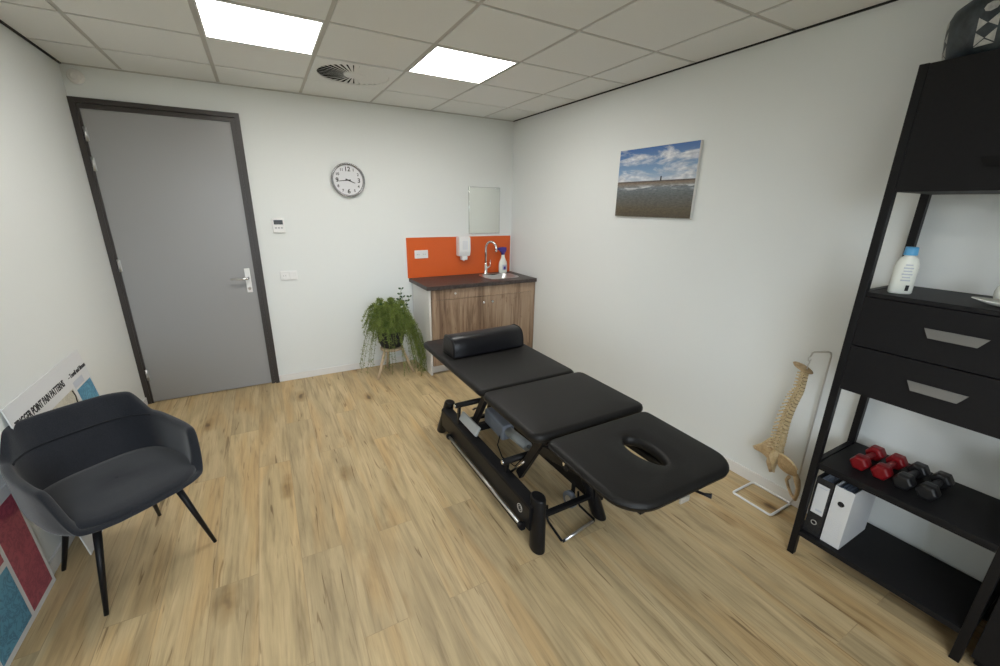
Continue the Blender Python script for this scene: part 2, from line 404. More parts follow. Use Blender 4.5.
def hand(nm, deg, ln, w, y):
    k = B(); a = math.radians(90-deg); u = Vector((math.cos(a),0,math.sin(a))); p = Vector((-u.z,0,u.x))
    b0 = -u*.025; e = u*ln
    k.rings([[b0-p*w+Vector((0,y,0)), b0+p*w+Vector((0,y,0)), e+p*w*.5+Vector((0,y,0)), e-p*w*.5+Vector((0,y,0))], [b0-p*w+Vector((0,y-.001,0)), b0+p*w+Vector((0,y-.001,0)), e+p*w*.5+Vector((0,y-.001,0)), e-p*w*.5+Vector((0,y-.001,0))]], smooth=False)
    k.build(nm, 'ink', t)
hand('hour_hand', 112, .068, .0060, -.0150); hand('minute_hand', 263, .096, .0045, -.0170)
k = B(); k.cyl((0,-.0132,0), (0,-.0195,0), .006, 16); k.build('hand_pivot', 'ink', t)

t = thing('wall_mirror', 'small frameless rectangular mirror above the orange splashback', 'mirror', (-.368, -.001, 1.668))
bx('mirror_edge', (-.1985,-.0055,-.2545), (.1985,-.0008,.2545), 'edgegrey', t)
bx('mirror_glass', (-.196,-.008,-.252), (.196,-.001,.252), 'glass_white', t, .002)
for sx in (-.15, .15):
    bx('mirror_clip', (sx-.010,-.013,-.257), (sx+.010,-.0005,-.244), 'chrome', t, .001)
for sx in (-.15, .15):
    bx('mirror_clip', (sx-.010,-.013,.244), (sx+.010,-.0005,.257), 'chrome', t, .001)

tag(bx('splashback', (-1.303,-.013,.9535), (-.022,-.0005,1.384), 'orange', None, .001), 'bright orange splashback panel behind the sink', 'splashback')

def wall_plate(name, lab, cat, x0, x1, z0, z1, y=-.0005):
    t = thing(name, lab, cat, ((x0+x1)/2, y, (z0+z1)/2)); hx, hz = (x1-x0)/2, (z1-z0)/2
    bx('cover_plate', (-hx,-.011,-hz), (hx,0,hz), 'white', t, .003)
    return t, hx, hz
def socket_face(t, cx, s=.027):
    k = B(); k.rings([[(cx+r*math.cos(2*PI*a/28), y, r*math.sin(2*PI*a/28)) for a in range(28)] for r, y in ((s,-.0112),(s-.002,-.0128),(s-.004,-.0118),(s-.005,-.0113))]); k.build('socket_recess', 'white', t)
    k = B()
    for dx in (-.0095, .0095): k.cyl((cx+dx,-.0112,0), (cx+dx,-.0124,0), .0032, 10)
    k.build('pin_holes', 'ink', t)
t, hx, hz = wall_plate('power_socket', 'double white wall socket on the orange splashback', 'socket', -1.221, -1.070, 1.163, 1.250, -.0135)
socket_face(t, -.036); socket_face(t, .036)
t, hx, hz = wall_plate('light_switch', 'white wall socket and light switch pair right of the grey door', 'switch', -2.530, -2.385, 1.015, 1.100)
socket_face(t, -.036)
bx('rocker', (.006,-.0165,-.034), (.066,-.0105,.034), 'white', t, .003)
t = thing('thermostat', 'square white thermostat with dark display beside the door', 'thermostat', (-2.487, -.0001, 1.519))
bx('housing', (-.05,-.022,-.062), (.05,0,.062), 'white', t, .004)
bx('display', (-.037,-.0235,.010), (.037,-.0215,.050), 'blackgloss', t)
k = B()
for dx in (-.024, 0, .024): k.box((dx-.007,-.0245,-.026), (dx+.007,-.0215,-.014), .001)
k.build('buttons', 'greybox', t)
k = B(); t = thing('smoke_alarm', 'small round white alarm on the wall above the door', 'alarm', (-3.640, -.0005, 2.556))
k.rings([[(r*math.cos(2*PI*a/40), y, r*math.sin(2*PI*a/40)) for a in range(40)] for r, y in ((.048,0),(.048,-.014),(.044,-.020),(.036,-.021))]); k.build('alarm_base', 'skirt', t)
k = B(); k.rings([[(r*math.cos(2*PI*a/40), y, r*math.sin(2*PI*a/40)) for a in range(40)] for r, y in ((.030,-.0205),(.030,-.029),(.024,-.034),(.013,-.034),(.011,-.030))]); k.build('alarm_cap', 'skirt', t)

# soap dispenser
t = thing('soap_dispenser', 'white wall soap dispenser mounted on the orange splashback', 'dispenser', (-.665, -.0135, 1.13))
k = B()
prf = [(0,0.045),(.0,.25),(-.085,.262),(-.100,.245),(-.104,.10),(-.088,.045)]
k.prism([(y,z) for y,z in prf], 'x', -.068, .068); bm = k.bm
bmesh.ops.bevel(bm, geom=list(bm.edges), offset=.006, segments=2, affect='EDGES'); k.build('dispenser_body', 'white', t)
bx('level_window', (-.030,-.1075,.12), (.030,-.101,.215), 'face', t, .002)
k = B(); k.box((-.035,-.092,.0), (.035,-.03,.046), .008); k.build('push_lever', 'white', t)
k = B(); k.cyl((0,-.06,-.012), (0,-.06,.002), .010, 14); k.build('nozzle', 'white', t)

# ------------------------------------------------------------------ kitchen cabinet, counter, sink
CT = .953
t = thing('kitchen_cabinet', 'low rustic oak cabinet with white side below the sink counter', 'cabinet', (-.64, -.28, 0))
def L(p): return (p[0]+.64, p[1]+.28, p[2])
k = B(); X0, X1, Y0 = -1.262, -.006, -.545
k.box(L((X0,Y0,0)), L((X0+.018,-.016,.912))); k.box(L((X1-.018,Y0,.0)), L((X1,-.016,.912))); k.box(L((X0+.018,Y0,.10)), L((X1-.018,-.016,.118)))
k.box(L((X0+.018,-.03,.118)), L((X1-.018,-.016,.912)))
k.box(L((X0+.018,Y0+.06,0.0)), L((X1-.018,Y0+.075,.10)))
k.build('body', 'skirt', t)
dr = bx('drawer', L((X0+.020,Y0-.019,.806)), L((X1-.055,Y0-.0005,.908)), 'cabwood', t, .0015)
k = B(); k.cyl(L((-.985,Y0-.0195,.862)), L((-.985,Y0-.026,.862)), .011, 20); k.build('lock', 'alu', dr)
bx('filler_strip', L((X1-.052,Y0-.019,.104)), L((X1,Y0-.0005,.908)), 'cabwood', t, .0015)
XM = -.615
for a, b, kx in ((X0+.020, XM-.0015, XM-.052), (XM+.0015, X1-.055, XM+.052)):
    dd = bx('cabinet_door', L((a,Y0-.019,.104)), L((b,Y0-.0005,.802)), 'cabwood', t, .0015)
    k = B(); k.tube([L((kx,Y0-.018,.742)), L((kx,Y0-.030,.742)), L((kx,Y0-.034,.742)), L((kx,Y0-.044,.742))], [.006,.006,.013,.012], 16); k.build('knob', 'chrome', dd)

k = B()                              # worktop with a hole for the sink
cx0, cx1, cy0, cy1 = -1.292, -.0015, -.585, -.0015
sx0, sx1, sy0, sy1 = -.495, -.135, -.43, -.115
za = CT-.038
for a, b in (((cx0,cy0),(sx0,cy1)), ((sx1,cy0),(cx1,cy1)), ((sx0,cy0),(sx1,sy0)), ((sx0,sy1),(sx1,cy1))):
    k.box((a[0],a[1],za), (b[0],b[1],CT))
bmesh.ops.remove_doubles(k.bm, verts=k.bm.verts, dist=.0001)
tag(k.build('worktop', 'counter'), 'dark speckled worktop on the oak cabinet', 'worktop')
t = thing('sink', 'small round cornered stainless steel sink set in the dark worktop', 'sink', (-.315, -.27, CT))
k = B(); n = 48
def sup(a, hx, hy, e=.5):
    c, s_ = math.cos(a), math.sin(a); return (hx*abs(c)**e*math.copysign(1,c), hy*abs(s_)**e*math.copysign(1,s_))
def sring(hx, hy, z): return [(*sup(2*PI*a/n, hx, hy), z) for a in range(n)]
k.rings([sring(.205,.185,.0004), sring(.205,.185,.003), sring(.180,.160,.003), sring(.176,.156,-.004), sring(.165,.145,-.12), sring(.13,.11,-.138), sring(.03,.03,-.142)], cap0=False); k.build('basin', 'steel', t)
k = B(); k.lathe([(.032,-.1415),(.032,-.138),(.022,-.138),(.018,-.141)], n=24); k.build('drain', 'chrome', t)

t = thing('faucet', 'tall chrome gooseneck tap behind the sink', 'tap', (-.385, -.075, CT+.0005))
k = B(); k.lathe([(.027,0),(.027,.008),(.021,.014),(.019,.10),(.0135,.115),(.0125,.14)], n=24)
pts = [(0,0,.13),(0,0,.26)] + [(.04-.04*math.cos(a), -.045+.045*math.cos(a) if False else -.052*(1-math.cos(a)), .30+.072*math.sin(a)) for a in [PI*i/12 for i in range(13)]] + [(.08,-.104,.27)]
k.tube(pts, .0135, 14); k.build('spout', 'chrome', t)
k = B(); k.cyl((.08,-.104,.262), (.08,-.104,.285), .014, 16); k.build('aerator', 'chrome', t)
k = B(); k.tube([(.015,0,.075),(.04,0,.077),(.055,-.004,.09),(.058,-.004,.165)], [.012,.010,.006,.005], 12); k.build('mixer_lever', 'chrome', t)

t = thing('spray_bottle', 'white cleaning spray bottle with violet blue trigger beside the tap', 'bottle', (-.150, -.070, CT+.0005), .1); t.scale = (1.35, 1.3, 1.12)
k = B(); k.lathe([(.036,0),(.040,.006),(.040,.085),(.036,.115),(.024,.145),(.017,.165),(.014,.195)], sx=1.05, sy=.68, n=28); k.build('bottle_body', 'ceramic', t)
k = B(); k.lathe([(.016,.192),(.017,.215),(.014,.222)], n=20)
k.prism([(-.055,.262),(-.060,.245),(-.036,.238),(-.022,.215),(.018,.215),(.030,.248),(.026,.268),(-.02,.272)], 'y', -.012, .012); k.build('trigger_head', 'navy', t)
bx('bottle_label', (-.022,-.030,.030), (.022,-.0270,.088), 'label', t); bx('label_mark', (-.012,-.0315,.038), (.010,-.0298,.070), 'navy', t)

# ------------------------------------------------------------------ potted fern on wooden stand
PX, PY = -1.60, -.295
t = thing('plant_stand', 'three legged pale wooden plant stand under the dark pot', 'stand', (PX, PY, 0))
for a in (math.radians(215), math.radians(335), math.radians(95)):
    k = B(); c, s_ = math.cos(a), math.sin(a)
    k.tube([(c*.225, s_*.175, .0), (c*.155, s_*.125, .16), (c*.100, s_*.095, .30)], [.011,.014,.014], 10); k.build('stand_leg', 'standwood', t)
k = B(); k.lathe([(.112,.278),(.116,.283),(.116,.296),(.112,.300)], n=32); k.build('stand_top', 'standwood', t)
t = thing('potted_fern', 'bushy trailing green fern in a dark round pot left of the cabinet', 'plant', (PX, PY, .301))
k = B(); k.lathe([(.075,0),(.105,.015),(.128,.07),(.135,.13),(.130,.175),(.120,.175),(.118,.155)], n=40); k.build('plant_pot', 'pot', t)
k = B(); k.lathe([(.117,.13),(.117,.15)], n=24); k.build('soil', 'void', t)
k = B()
r = random.Random(3)
def needle(p, d, ln, w):
    s_ = d.cross(Vector((r.uniform(-1,1), r.uniform(-1,1), r.uniform(-1,1)))).normalized()*w
    k.f([k.v(p-s_*.5), k.v(p+d*ln*.5-s_), k.v(p+d*ln), k.v(p+d*ln*.5+s_)])
def frond(a, reach, rise, drop, nn=1.0, sag=1.0):
    pts = []; c, s_ = math.cos(a), math.sin(a); N = 16; wob = r.uniform(-.35,.35)
    for i in range(N+1):
        u = i/N; rr = .03 + reach*(u**.85)
        z = .14 + rise*math.sin(min(1,u*1.5)*PI/2) - (rise+drop)*max(0, u-.35)**1.5*1.9*sag
        an = a + wob*u
        x, y = rr*math.cos(an), rr*math.sin(an)*.80
        y = min(y, -PY-.035); x = min(x, .318); z = max(z, -.288)
        pts.append(Vector((x, y, z)))
    k.mi = 1; k.tube(pts, [.0016]*len(pts), 3, caps=False)
    k.mi = 0
    for i in range(1, N):
        p, q = pts[i], pts[i+1]; d0 = (q-p)
        if d0.length < 1e-4: continue
        d0.normalize()
        for j in range(int(11*nn)):
            b = p.lerp(q, r.random()); dv = Vector((r.gauss(0,1), r.gauss(0,1), r.gauss(0,1))).normalized()
            d = (dv + d0*.5).normalized(); ln = r.uniform(.014,.030)
            e = b + d*ln
            if e.y > -PY-.005 or e.x > .328 or e.z < -.296: continue
            needle(b, d, ln, .0026)
for i in range(150): frond(r.uniform(0,2*PI), r.uniform(.08,.25), r.uniform(.14,.42), r.uniform(-.05,.10), 1.6, r.uniform(.5,1))
for i in range(34): frond(r.choice([PI,0,-PI/2, -PI*.75, -PI*.2, .2])+r.uniform(-.5,.5), r.uniform(.20,.36), r.uniform(.08,.26), r.uniform(.22,.42), .6)
for i in range(30): frond(r.uniform(-.9,.1), r.uniform(.24,.38), r.uniform(.08,.28), r.uniform(.2,.45), 1.1)
k.build('foliage', ['leafa', 'stem'], t)
k = B()                    # dark leafy sprig standing up at the right
for (bx_, by_, hh) in ((.13,-.02,.50), (.20,-.05,.42), (.16,.05,.40), (-.07,-.03,.36)):
    pts = [Vector((.03+(bx_-.03)*u, by_*u, .14+hh*u-.04*u*u)) for u in [i/8 for i in range(9)]]
    k.mi = 1; k.tube(pts, .0022, 5); k.mi = 0
    for i in range(2, 9):
        for sd in (-1, 1):
            p = pts[i]; d = Vector((sd*.8, r.uniform(-.6,.6), .35)).normalized(); w = d.cross(Vector((0,1,.3))).normalized()
            ln, ww = .034, .011
            vs = [p, p+d*ln*.35-w*ww, p+d*ln*.75-w*ww*.8, p+d*ln, p+d*ln*.75+w*ww*.8, p+d*ln*.35+w*ww]
            k.f([k.v(q) for q in vs])
k.build('leafy_sprig', ['leafb', 'stem'], t)

# ------------------------------------------------------------------ treatment table
t = thing('treatment_table', 'black three section electric treatment table on splayed legs in mid room', 'treatment table', (-1.34, -2.35, 0))
OX, OY = 1.34, 2.35
def rrect(x0, x1, y0, y1, rad, n=96):
    """rounded rectangle outline; rad = radii (x0y0, x1y0, x1y1, x0y1)"""
    pts = []
    for (cx, cy, rr, a0) in ((x1-rad[1], y0+rad[1], rad[1], -PI/2), (x1-rad[2], y1-rad[2], rad[2], 0), (x0+rad[3], y1-rad[3], rad[3], PI/2), (x0+rad[0], y0+rad[0], rad[0], PI)):
        for i in range(9):
            a = a0+PI/2*i/8; pts.append((cx+rr*math.cos(a), cy+rr*math.sin(a)))
    # resample evenly
    seg = [math.dist(pts[i], pts[(i+1) % len(pts)]) for i in range(len(pts))]; tot = sum(seg); out = []; acc = 0; i = 0
    for q in range(n):
        dd = tot*q/n
        while acc+seg[i] < dd: acc += seg[i]; i += 1
        u = (dd-acc)/seg[i] if seg[i] else 0; a, b = pts[i], pts[(i+1) % len(pts)]
        out.append((a[0]+(b[0]-a[0])*u, a[1]+(b[1]-a[1])*u))
    return out
def inset(pl, d):
    n = len(pl); out = []
    for i in range(n):
        a, b, c = Vector(pl[i-1]), Vector(pl[i]), Vector(pl[(i+1) % n])
        tn = (c-a).normalized(); out.append((b.x - tn.y*d, b.y + tn.x*d))
    return out
def pad(name, x0, x1, y0, y1, z0, z1, rad, hole=None, tilt=0.0):
    k = B(); n = 96; pl = [(a+OX, b+OY) for a, b in rrect(x0, x1, y0, y1, rad, n)]
    cx, cy = (x0+x1)/2+OX, (y0+y1)/2+OY
    yb = y1+OY
    Z = lambda y, z: z + tilt*(y-yb)
    R_ = .024
    prof = [(.02, z0)] + [(R_-R_*math.sin(a), z0+R_-R_*math.cos(a)) for a in [PI/2*i/3 for i in range(1,4)]] + [(R_-R_*math.cos(a), z1-R_+R_*math.sin(a)-.001) for a in [PI/2*i/5 for i in range(0,6)]] 
    rings = [[(x, y, Z(y,z)) for x, y in inset(pl, d)] for d, z in prof]
    if hole is None:
        last = rings[-1]
        for s_ in (.75, .5, .25, .04): rings.append([(cx+(x-cx)*s_, cy+(y-cy)*s_, Z(cy+(y-cy)*s_, z1+.002)) for x, y, z in last])
        k.rings(rings)
    else:
        hx, hy, rx, ry = hole; hx += OX; hy += OY
        # align hole angles with outline points
        def hring(dr, z):
            o = []
            for (x, y) in pl:
                a = math.atan2(y-hy, x-hx); w = rx*(1+.12*math.sin(a)); 
                o.append((hx+(w+dr)*math.cos(a), hy+(ry+dr)*math.sin(a), Z(hy+(ry+dr)*math.sin(a), z)))
            return o
        last = rings[-1]; hr = hring(.022, z1)
        for s_ in (.66, .33): rings.append([tuple(b[c]+(a[c]-b[c])*s_ for c in range(3)) for a, b in zip(last, hr)])
        rings += [hr, hring(.012, z1-.004), hring(.004, z1-.012), hring(0, z1-.026), hring(0, z0+.008), hring(.008, z0)]
        rings.append(rings[0])
        k.rings(rings, cap0=False, cap1=False)
        bmesh.ops.remove_doubles(k.bm, verts=k.bm.verts, dist=1e-6)
    return k.build(name, 'leather', t)
pad('leg_section', -1.672, -.985, -2.515, -1.505, .677, .727, (.04,.04,.06,.05))
pad('middle_section', -1.675, -.965, -3.068, -2.528, .680, .733, (.055,.045,.05,.04))
pad('face_section', -1.632, -.992, -3.605, -3.080, .672, .720, (.14,.12,.04,.04), (-1.287, -3.345, .050, .108), .02)
def P(x, y, z): return (x+OX, y+OY, z)
def bar(a, b, w, h, name, m='black', par=None, bev=.003):
    """rectangular bar from a to b (world), width w horizontally, height h"""
    k = B(); a, b = Vector(a), Vector(b); d = (b-a).normalized(); s_ = d.cross(Vector((0,0,1))).normalized(); u = s_.cross(d).normalized()
    off = Vector((OX, OY, 0))
    rg = [[p+off+s_*w/2*i+u*h/2*j for i, j in ((-1,-1),(1,-1),(1,1),(-1,1))] for p in (a, b)]
    k.rings(rg, smooth=False)
    if bev: bmesh.ops.bevel(k.bm, geom=list(k.bm.edges), offset=bev, segments=1, affect='EDGES')
    return k.build(name, m, par or t)
def oval_leg(fx, fy, tx, ty, zt):
    k = B(); rg = []
    for z, s_ in ((0,.92),(.006,1),(zt-.012,1),(zt-.003,.95),(zt,.82)):
        u = z/zt; cx, cy = fx+(tx-fx)*u+OX, fy+(ty-fy)*u+OY
        rg.append([(cx+.036*s_*math.cos(2*PI*i/28), cy+.050*s_*math.sin(2*PI*i/28), z) for i in range(28)])
    k.rings(rg); k.build('leg', 'black', t)
oval_leg(-1.575, -2.990, -1.556, -2.950, .295)
oval_leg(-1.120, -2.960, -1.180, -2.860, .300)
oval_leg(-1.578, -1.635, -1.550, -1.755, .300)
oval_leg(-1.120, -1.600, -1.150, -1.735, .315)
# lower frame
for x, nm in ((-1.578, 'side_beam'), (-1.135, 'side_beam')):
    k = B(); x += OX
    k.prism([(x-.034,.105),(x-.036,.235),(x-.030,.248),(x+.030,.262),(x+.034,.250),(x+.034,.105)], 'y', -2.96+OY, -1.74+OY)
    sb = k.build(nm, 'black', t)
    if nm == 'side_beam' and x < 0:
        q = B(); n = 32; cx, cy, cz = x-.0363, -2.868+OY, .185
        q.rings([[(xx, cy+rr*math.cos(2*PI*i/n), cz+rr*math.sin(2*PI*i/n)) for i in range(n)] for xx, rr in ((cx+.0008,.024),(cx-.0008,.024),(cx-.0008,.0205),(cx+.0008,.0205))], cap0=False, cap1=False)
        for i in range(8):
            a = PI*i/4; q.box((cx-.0007, cy+.012*math.cos(a)-.0016, cz+.012*math.sin(a)-.0016), (cx+.0006, cy+.012*math.cos(a)+.0016, cz+.012*math.sin(a)+.0016))
        q.build('round_emblem', 'alu', sb)
for y in (-1.80, -2.925): bar((-1.56, y, .135), (-1.15, y, .135), .035, .022, 'cross_bar')
# foot control rod on the left
k = B(); k.tube([P(-1.632,-1.93,.115), P(-1.632,-2.915,.115)], .0095, 12); rod = k.build('foot_bar', 'steel', t)
for y in (-1.925, -2.915):
    k = B(); k.cyl(P(-1.632,y-.012,.115), P(-1.632,y+.012,.115), .020, 18); k.box(P(-1.632,y-.009,.105), P(-1.600,y+.009,.128)); k.build('foot_bar_bracket', 'black', rod)
# second black rod below
k = B(); k.tube([P(-1.618,-1.95,.075), P(-1.618,-2.90,.075)], .007, 10); k.build('lower_rod', 'black', t)
for y in (-1.95,-2.90): bx('rod_hanger', P(-1.624,y-.008,.070), P(-1.600,y+.008,.112), 'black', t)
# lift arms (parallelogram) and cross shafts
for x in (-1.500, -1.205):
    bar((x, -2.06, .235), (x, -2.30, .632), .030, .050, 'lift_arm'); bar((x, -2.68, .235), (x, -2.92, .632), .030, .050, 'lift_arm')
    bar((x, -2.96, .648), (x, -1.62, .648), .034, .036, 'upper_rail')
for y, z, xa in ((-2.02, .40, -1.618), (-2.66, .335, -1.600)):
    k = B(); k.tube([P(xa, y, z), P(-1.12, y, z)], .019, 14); cs = k.build('cross_shaft', 'black', t)
    k = B(); k.cyl(P(xa-.009,y,z), P(xa+.001,y,z), .0125, 16); k.build('shaft_cap', 'chrome', cs)
    bar((xa+.03, y, z), (xa+.03, y+.02, .24), .016, .03, 'shaft_post', 'black', cs)
for y in (-1.66, -2.48, -2.93): bar((-1.50, y, .63), (-1.205, y, .63), .03, .03, 'upper_cross_bar')
for x in (-1.500, -1.205): bar((x, -2.955, .636), (x, -3.545, .625), .026, .030, 'head_rail')
bar((-1.45, -3.552, .640), (-1.22, -3.552, .640), .012, .030, 'end_bracket')
bx('bracket_plate', P(-1.36,-3.600,.640), P(-1.31,-3.590,.664), 'alu', t, .002)
k = B(); k.tube([P(-1.235,-3.55,.634), P(-1.22,-3.60,.636), P(-1.21,-3.625,.640)], [.006,.006,.011], 10); k.build('release_lever', 'black', t)
bar((-1.498,-2.84,.50), (-1.498,-3.42,.630), .012, .060, 'side_plate')
bar((-1.60,-3.20,.632), (-1.20,-3.04,.632), .018, .030, 'support_strut')
k = B(); k.cyl(P(-1.505,-3.09,.560), P(-1.520,-3.09,.560), .010, 16); k.build('pivot_bolt', 'chrome', t)
k = B(); k.tube([P(-1.555,-2.66,.25), P(-1.52,-2.72,.33), P(-1.505,-2.75,.37)], .008, 8); k.build('gas_strut', 'chrome', t)
k = B(); k.tube([P(-1.45,-1.95,.30), P(-1.38,-2.02,.36), P(-1.33,-2.04,.40)], .009, 8); k.build('gas_strut', 'chrome', t)
# motor and control boxes
k = B(); k.T = Matrix.Translation(P(-1.572,-2.15,.315)) @ Matrix.Rotation(math.radians(28),4,'Y'); k.box((-.009,-.13,-.030), (.009,.13,.034), .004); k.build('control_box', 'greybox', t)
k = B(); k.T = Matrix.Translation(P(-1.395,-2.22,.325)) @ Matrix.Rotation(math.radians(4),4,'X'); k.box((-.045,-.15,-.055), (.045,.11,.055), .012); mt = k.build('lift_motor', 'bluegrey', t)
k = B(); k.tube([P(-1.395,-2.36,.325), P(-1.395,-2.60,.34)], .030, 16); k.build('actuator_tube', 'greybox', mt)
k = B(); k.tube([P(-1.395,-2.59,.34), P(-1.38,-2.76,.37)], .012, 12); k.build('actuator_rod', 'chrome', mt)
bx('motor_mount', P(-1.49,-2.11,.21), P(-1.21,-2.07,.26), 'black', t, .003)
k = B(); k.tube([P(-1.40,-2.30,.34), P(-1.47,-2.36,.24), P(-1.48,-2.44,.20), P(-1.42,-2.50,.15), P(-1.32,-2.46,.17), P(-1.22,-2.5,.2)], .004, 6); k.build('cable', 'black', t)
bar((-1.12,-2.95,.20), (-1.24,-2.60,.40), .03, .06, 'castor_arm')
# castors and foot loop
for x, y in ((-1.250,-2.845), (-1.47,-1.90)):
    k = B(); k.cyl(P(x-.013,y,.085), P(x+.013,y,.085), .050, 28); w_ = k.build('castor', 'bluegrey', t)
    k = B(); k.cyl(P(x-.0155,y,.085), P(x+.0155,y,.085), .026, 20); k.build('castor_hub', 'alu', w_)
    bx('castor_fork', P(x+.0165,y-.015,.075), P(x+.022,y+.015,.20), 'black', w_)
k = B(); k.tube([P(-1.425,-2.86,.12), P(-1.428,-2.87,.04), P(-1.43,-2.885,.030), P(-1.447,-3.03,.028), P(-1.443,-3.037,.028), P(-1.195,-2.998,.028), P(-1.188,-2.990,.028), P(-1.190,-2.87,.030), P(-1.192,-2.855,.04), P(-1.195,-2.85,.12)], .0068, 10); fl = k.build('foot_loop', 'black', t)
k = B(); k.tube([P(-1.43,-3.035,.028), P(-1.205,-3.0,.028)], .0085, 12); k.build('foot_loop_sleeve', 'steel', fl)

# bolster: half round cushion
k = B(); n = 22
def dr_(s_):
    p = [(-.094,.0),(.094,.0),(.097,.008)]
    for a in [PI*i/n for i in range(n+1)]:
        c_, q_ = math.cos(a), math.sin(a); p.append((.095*abs(c_)**.62*math.copysign(1,c_), .018+.118*abs(q_)**.8))
    p.append((-.097,.008)); return [(y*s_, .06+(z-.06)*s_) for y, z in p]
rg = []
for x, s_ in ((-.283,.84),(-.2825,.94),(-.274,1),(-.15,1.005),(0,.998),(.15,1.004),(.274,1),(.2825,.94),(.283,.84)):
    rg.append([(x, y, max(0,z)) for y, z in dr_(s_)])
k.rings(rg)
for x in (-.276, .276): k.tube([(x, y, max(.004,z)) for y, z in dr_(1.01)], .0035, 6, closed=True)
o = k.build('bolster_cushion', 'bolster', None); tag(o, 'glossy black half round bolster cushion on the far end of the treatment table', 'cushion')
o.location = (-1.328, -1.885, .7325); o.rotation_euler = (0,0,math.radians(2))

# ------------------------------------------------------------------ tub chair
t = thing('tub_chair', 'charcoal fabric tub armchair with black legs by the left wall', 'chair', (-3.375, -2.080, 0), math.radians(35.2))
def sst(a, b, x): u = max(0, min(1, (x-a)/(b-a))); return u*u*(3-2*u)
def rim(phi):
    """phi 0 = right side (+x), PI/2 = back (+y), -PI/2 = front; returns plan xy and height of the rim"""
    c, s_ = math.cos(phi), math.sin(phi)
    ex = .62
    x = .292*abs(c)**ex*math.copysign(1,c); y = (.285 if s_ > 0 else .305)*abs(s_)**ex*math.copysign(1,s_)
    a = abs(math.degrees(math.atan2(c, s_)))       # 0 at the back, 180 at the front
    h = .760 - .103*sst(42, 66, a) - .022*sst(66, 112, a)
    h = h - (h-.445)*sst(110, 138, a)
    return x, y, h, a
NP = 120
rows_ = []
phis = [2*PI*i/NP for i in range(NP)]
def prow(fn): rows_.append([fn(*rim(p)) for p in phis])
def leanp(x, y, z, a):
    bk = sst(95, 20, a) if False else 1-sst(15, 100, a)
    up = max(0, z-.46)/.285
    s_ = 1 - .0*up
    return (x*(1-.10*bk*up*0), y + .065*bk*up, z)
k = B()
prow(lambda x,y,h,a: leanp(x*.03, y*.03-.0, .372, a))
prow(lambda x,y,h,a: leanp(x*.55, y*.55, .374, a))
prow(lambda x,y,h,a: leanp(x*.80, y*.80, .386, a))
prow(lambda x,y,h,a: leanp(x*.93, y*.93, .410, a))
prow(lambda x,y,h,a: leanp(x*.985, y*.985, .435, a))
for u in (.3, .6, .85): prow(lambda x,y,h,a,u=u: leanp(x*(.985+.04*u), y*(.985+.03*u), .435+(h-.020-.435)*u, a))
prow(lambda x,y,h,a: leanp(x*1.025, y*1.015, h-.014, a))
prow(lambda x,y,h,a: leanp(x*1.005, y*.998, h-.003, a))
prow(lambda x,y,h,a: leanp(x*.965, y*.962, h, a))
prow(lambda x,y,h,a: leanp(x*.925, y*.925, h-.004, a))
prow(lambda x,y,h,a: leanp(x*.900, y*.902, h-.016, a))
def inner(x, y, h, a, u):
    z = h-.016-(h-.016-.462)*u if h > .48 else h-.012-.006*u
    return leanp(x*(.90-.045*u), y*(.902-(.20*u if y > 0 else .05*u)), z, a)
for u in (.2, .38, .6, .8, 1.0): prow(lambda x,y,h,a,u=u: inner(x,y,h,a,u))
prow(lambda x,y,h,a: leanp(x*.78, y*(.66 if y > 0 else .78), .436, a))
prow(lambda x,y,h,a: leanp(x*.4, y*.4, .432, a))
prow(lambda x,y,h,a: leanp(x*.03, y*.03, .432, a))
k.rings(rows_)
sh = k.build('shell', 'fabric', t)
md = sh.modifiers.new('s', 'SUBSURF'); md.levels = 1; md.render_levels = 1
k = B()                # seam across the back rest
pts = []
for i in range(41):
    ph = PI/2 + math.radians(-66+132*i/40); x, y, h, a = rim(ph); hb = .640
    u = (h-.016-hb)/(h-.016-.462); q = inner(x, y, h, a, max(0, u)); pts.append((q[0]*.997, q[1]*.995, q[2]))
k.tube(pts, .0042, 6); k.build('back_seam', 'piping', sh)
k = B(); rg = []
for s_, z in ((.4,.434),(.86,.436),(.925,.441),(.945,.452),(.925,.466),(.87,.474),(.70,.478),(.35,.475),(.03,.474)):
    rg.append([(rim(p)[0]*s_*.955, rim(p)[1]*s_*(.80 if math.sin(p) > 0 else 1.045), z - .006*max(0,-math.sin(p))) for p in phis])
k.rings(rg); k.build('seat_cushion', 'fabric', t)
for fx, fy in ((.228,-.238),(-.230,-.238),(.206,.240),(-.205,.230)):
    tx, ty = fx*.66, fy*.66
    k = B(); k.tube([(fx,fy,0),(tx,ty,.385)], [.0085,.0165], 14); k.build('leg', 'black', t)
k = B(); 
for a in (-1, 1): k.tube([(-.15*a,-.155,.365),(.15*a,.155,.365)], .011, 8)
k.build('leg_frame', 'black', t)

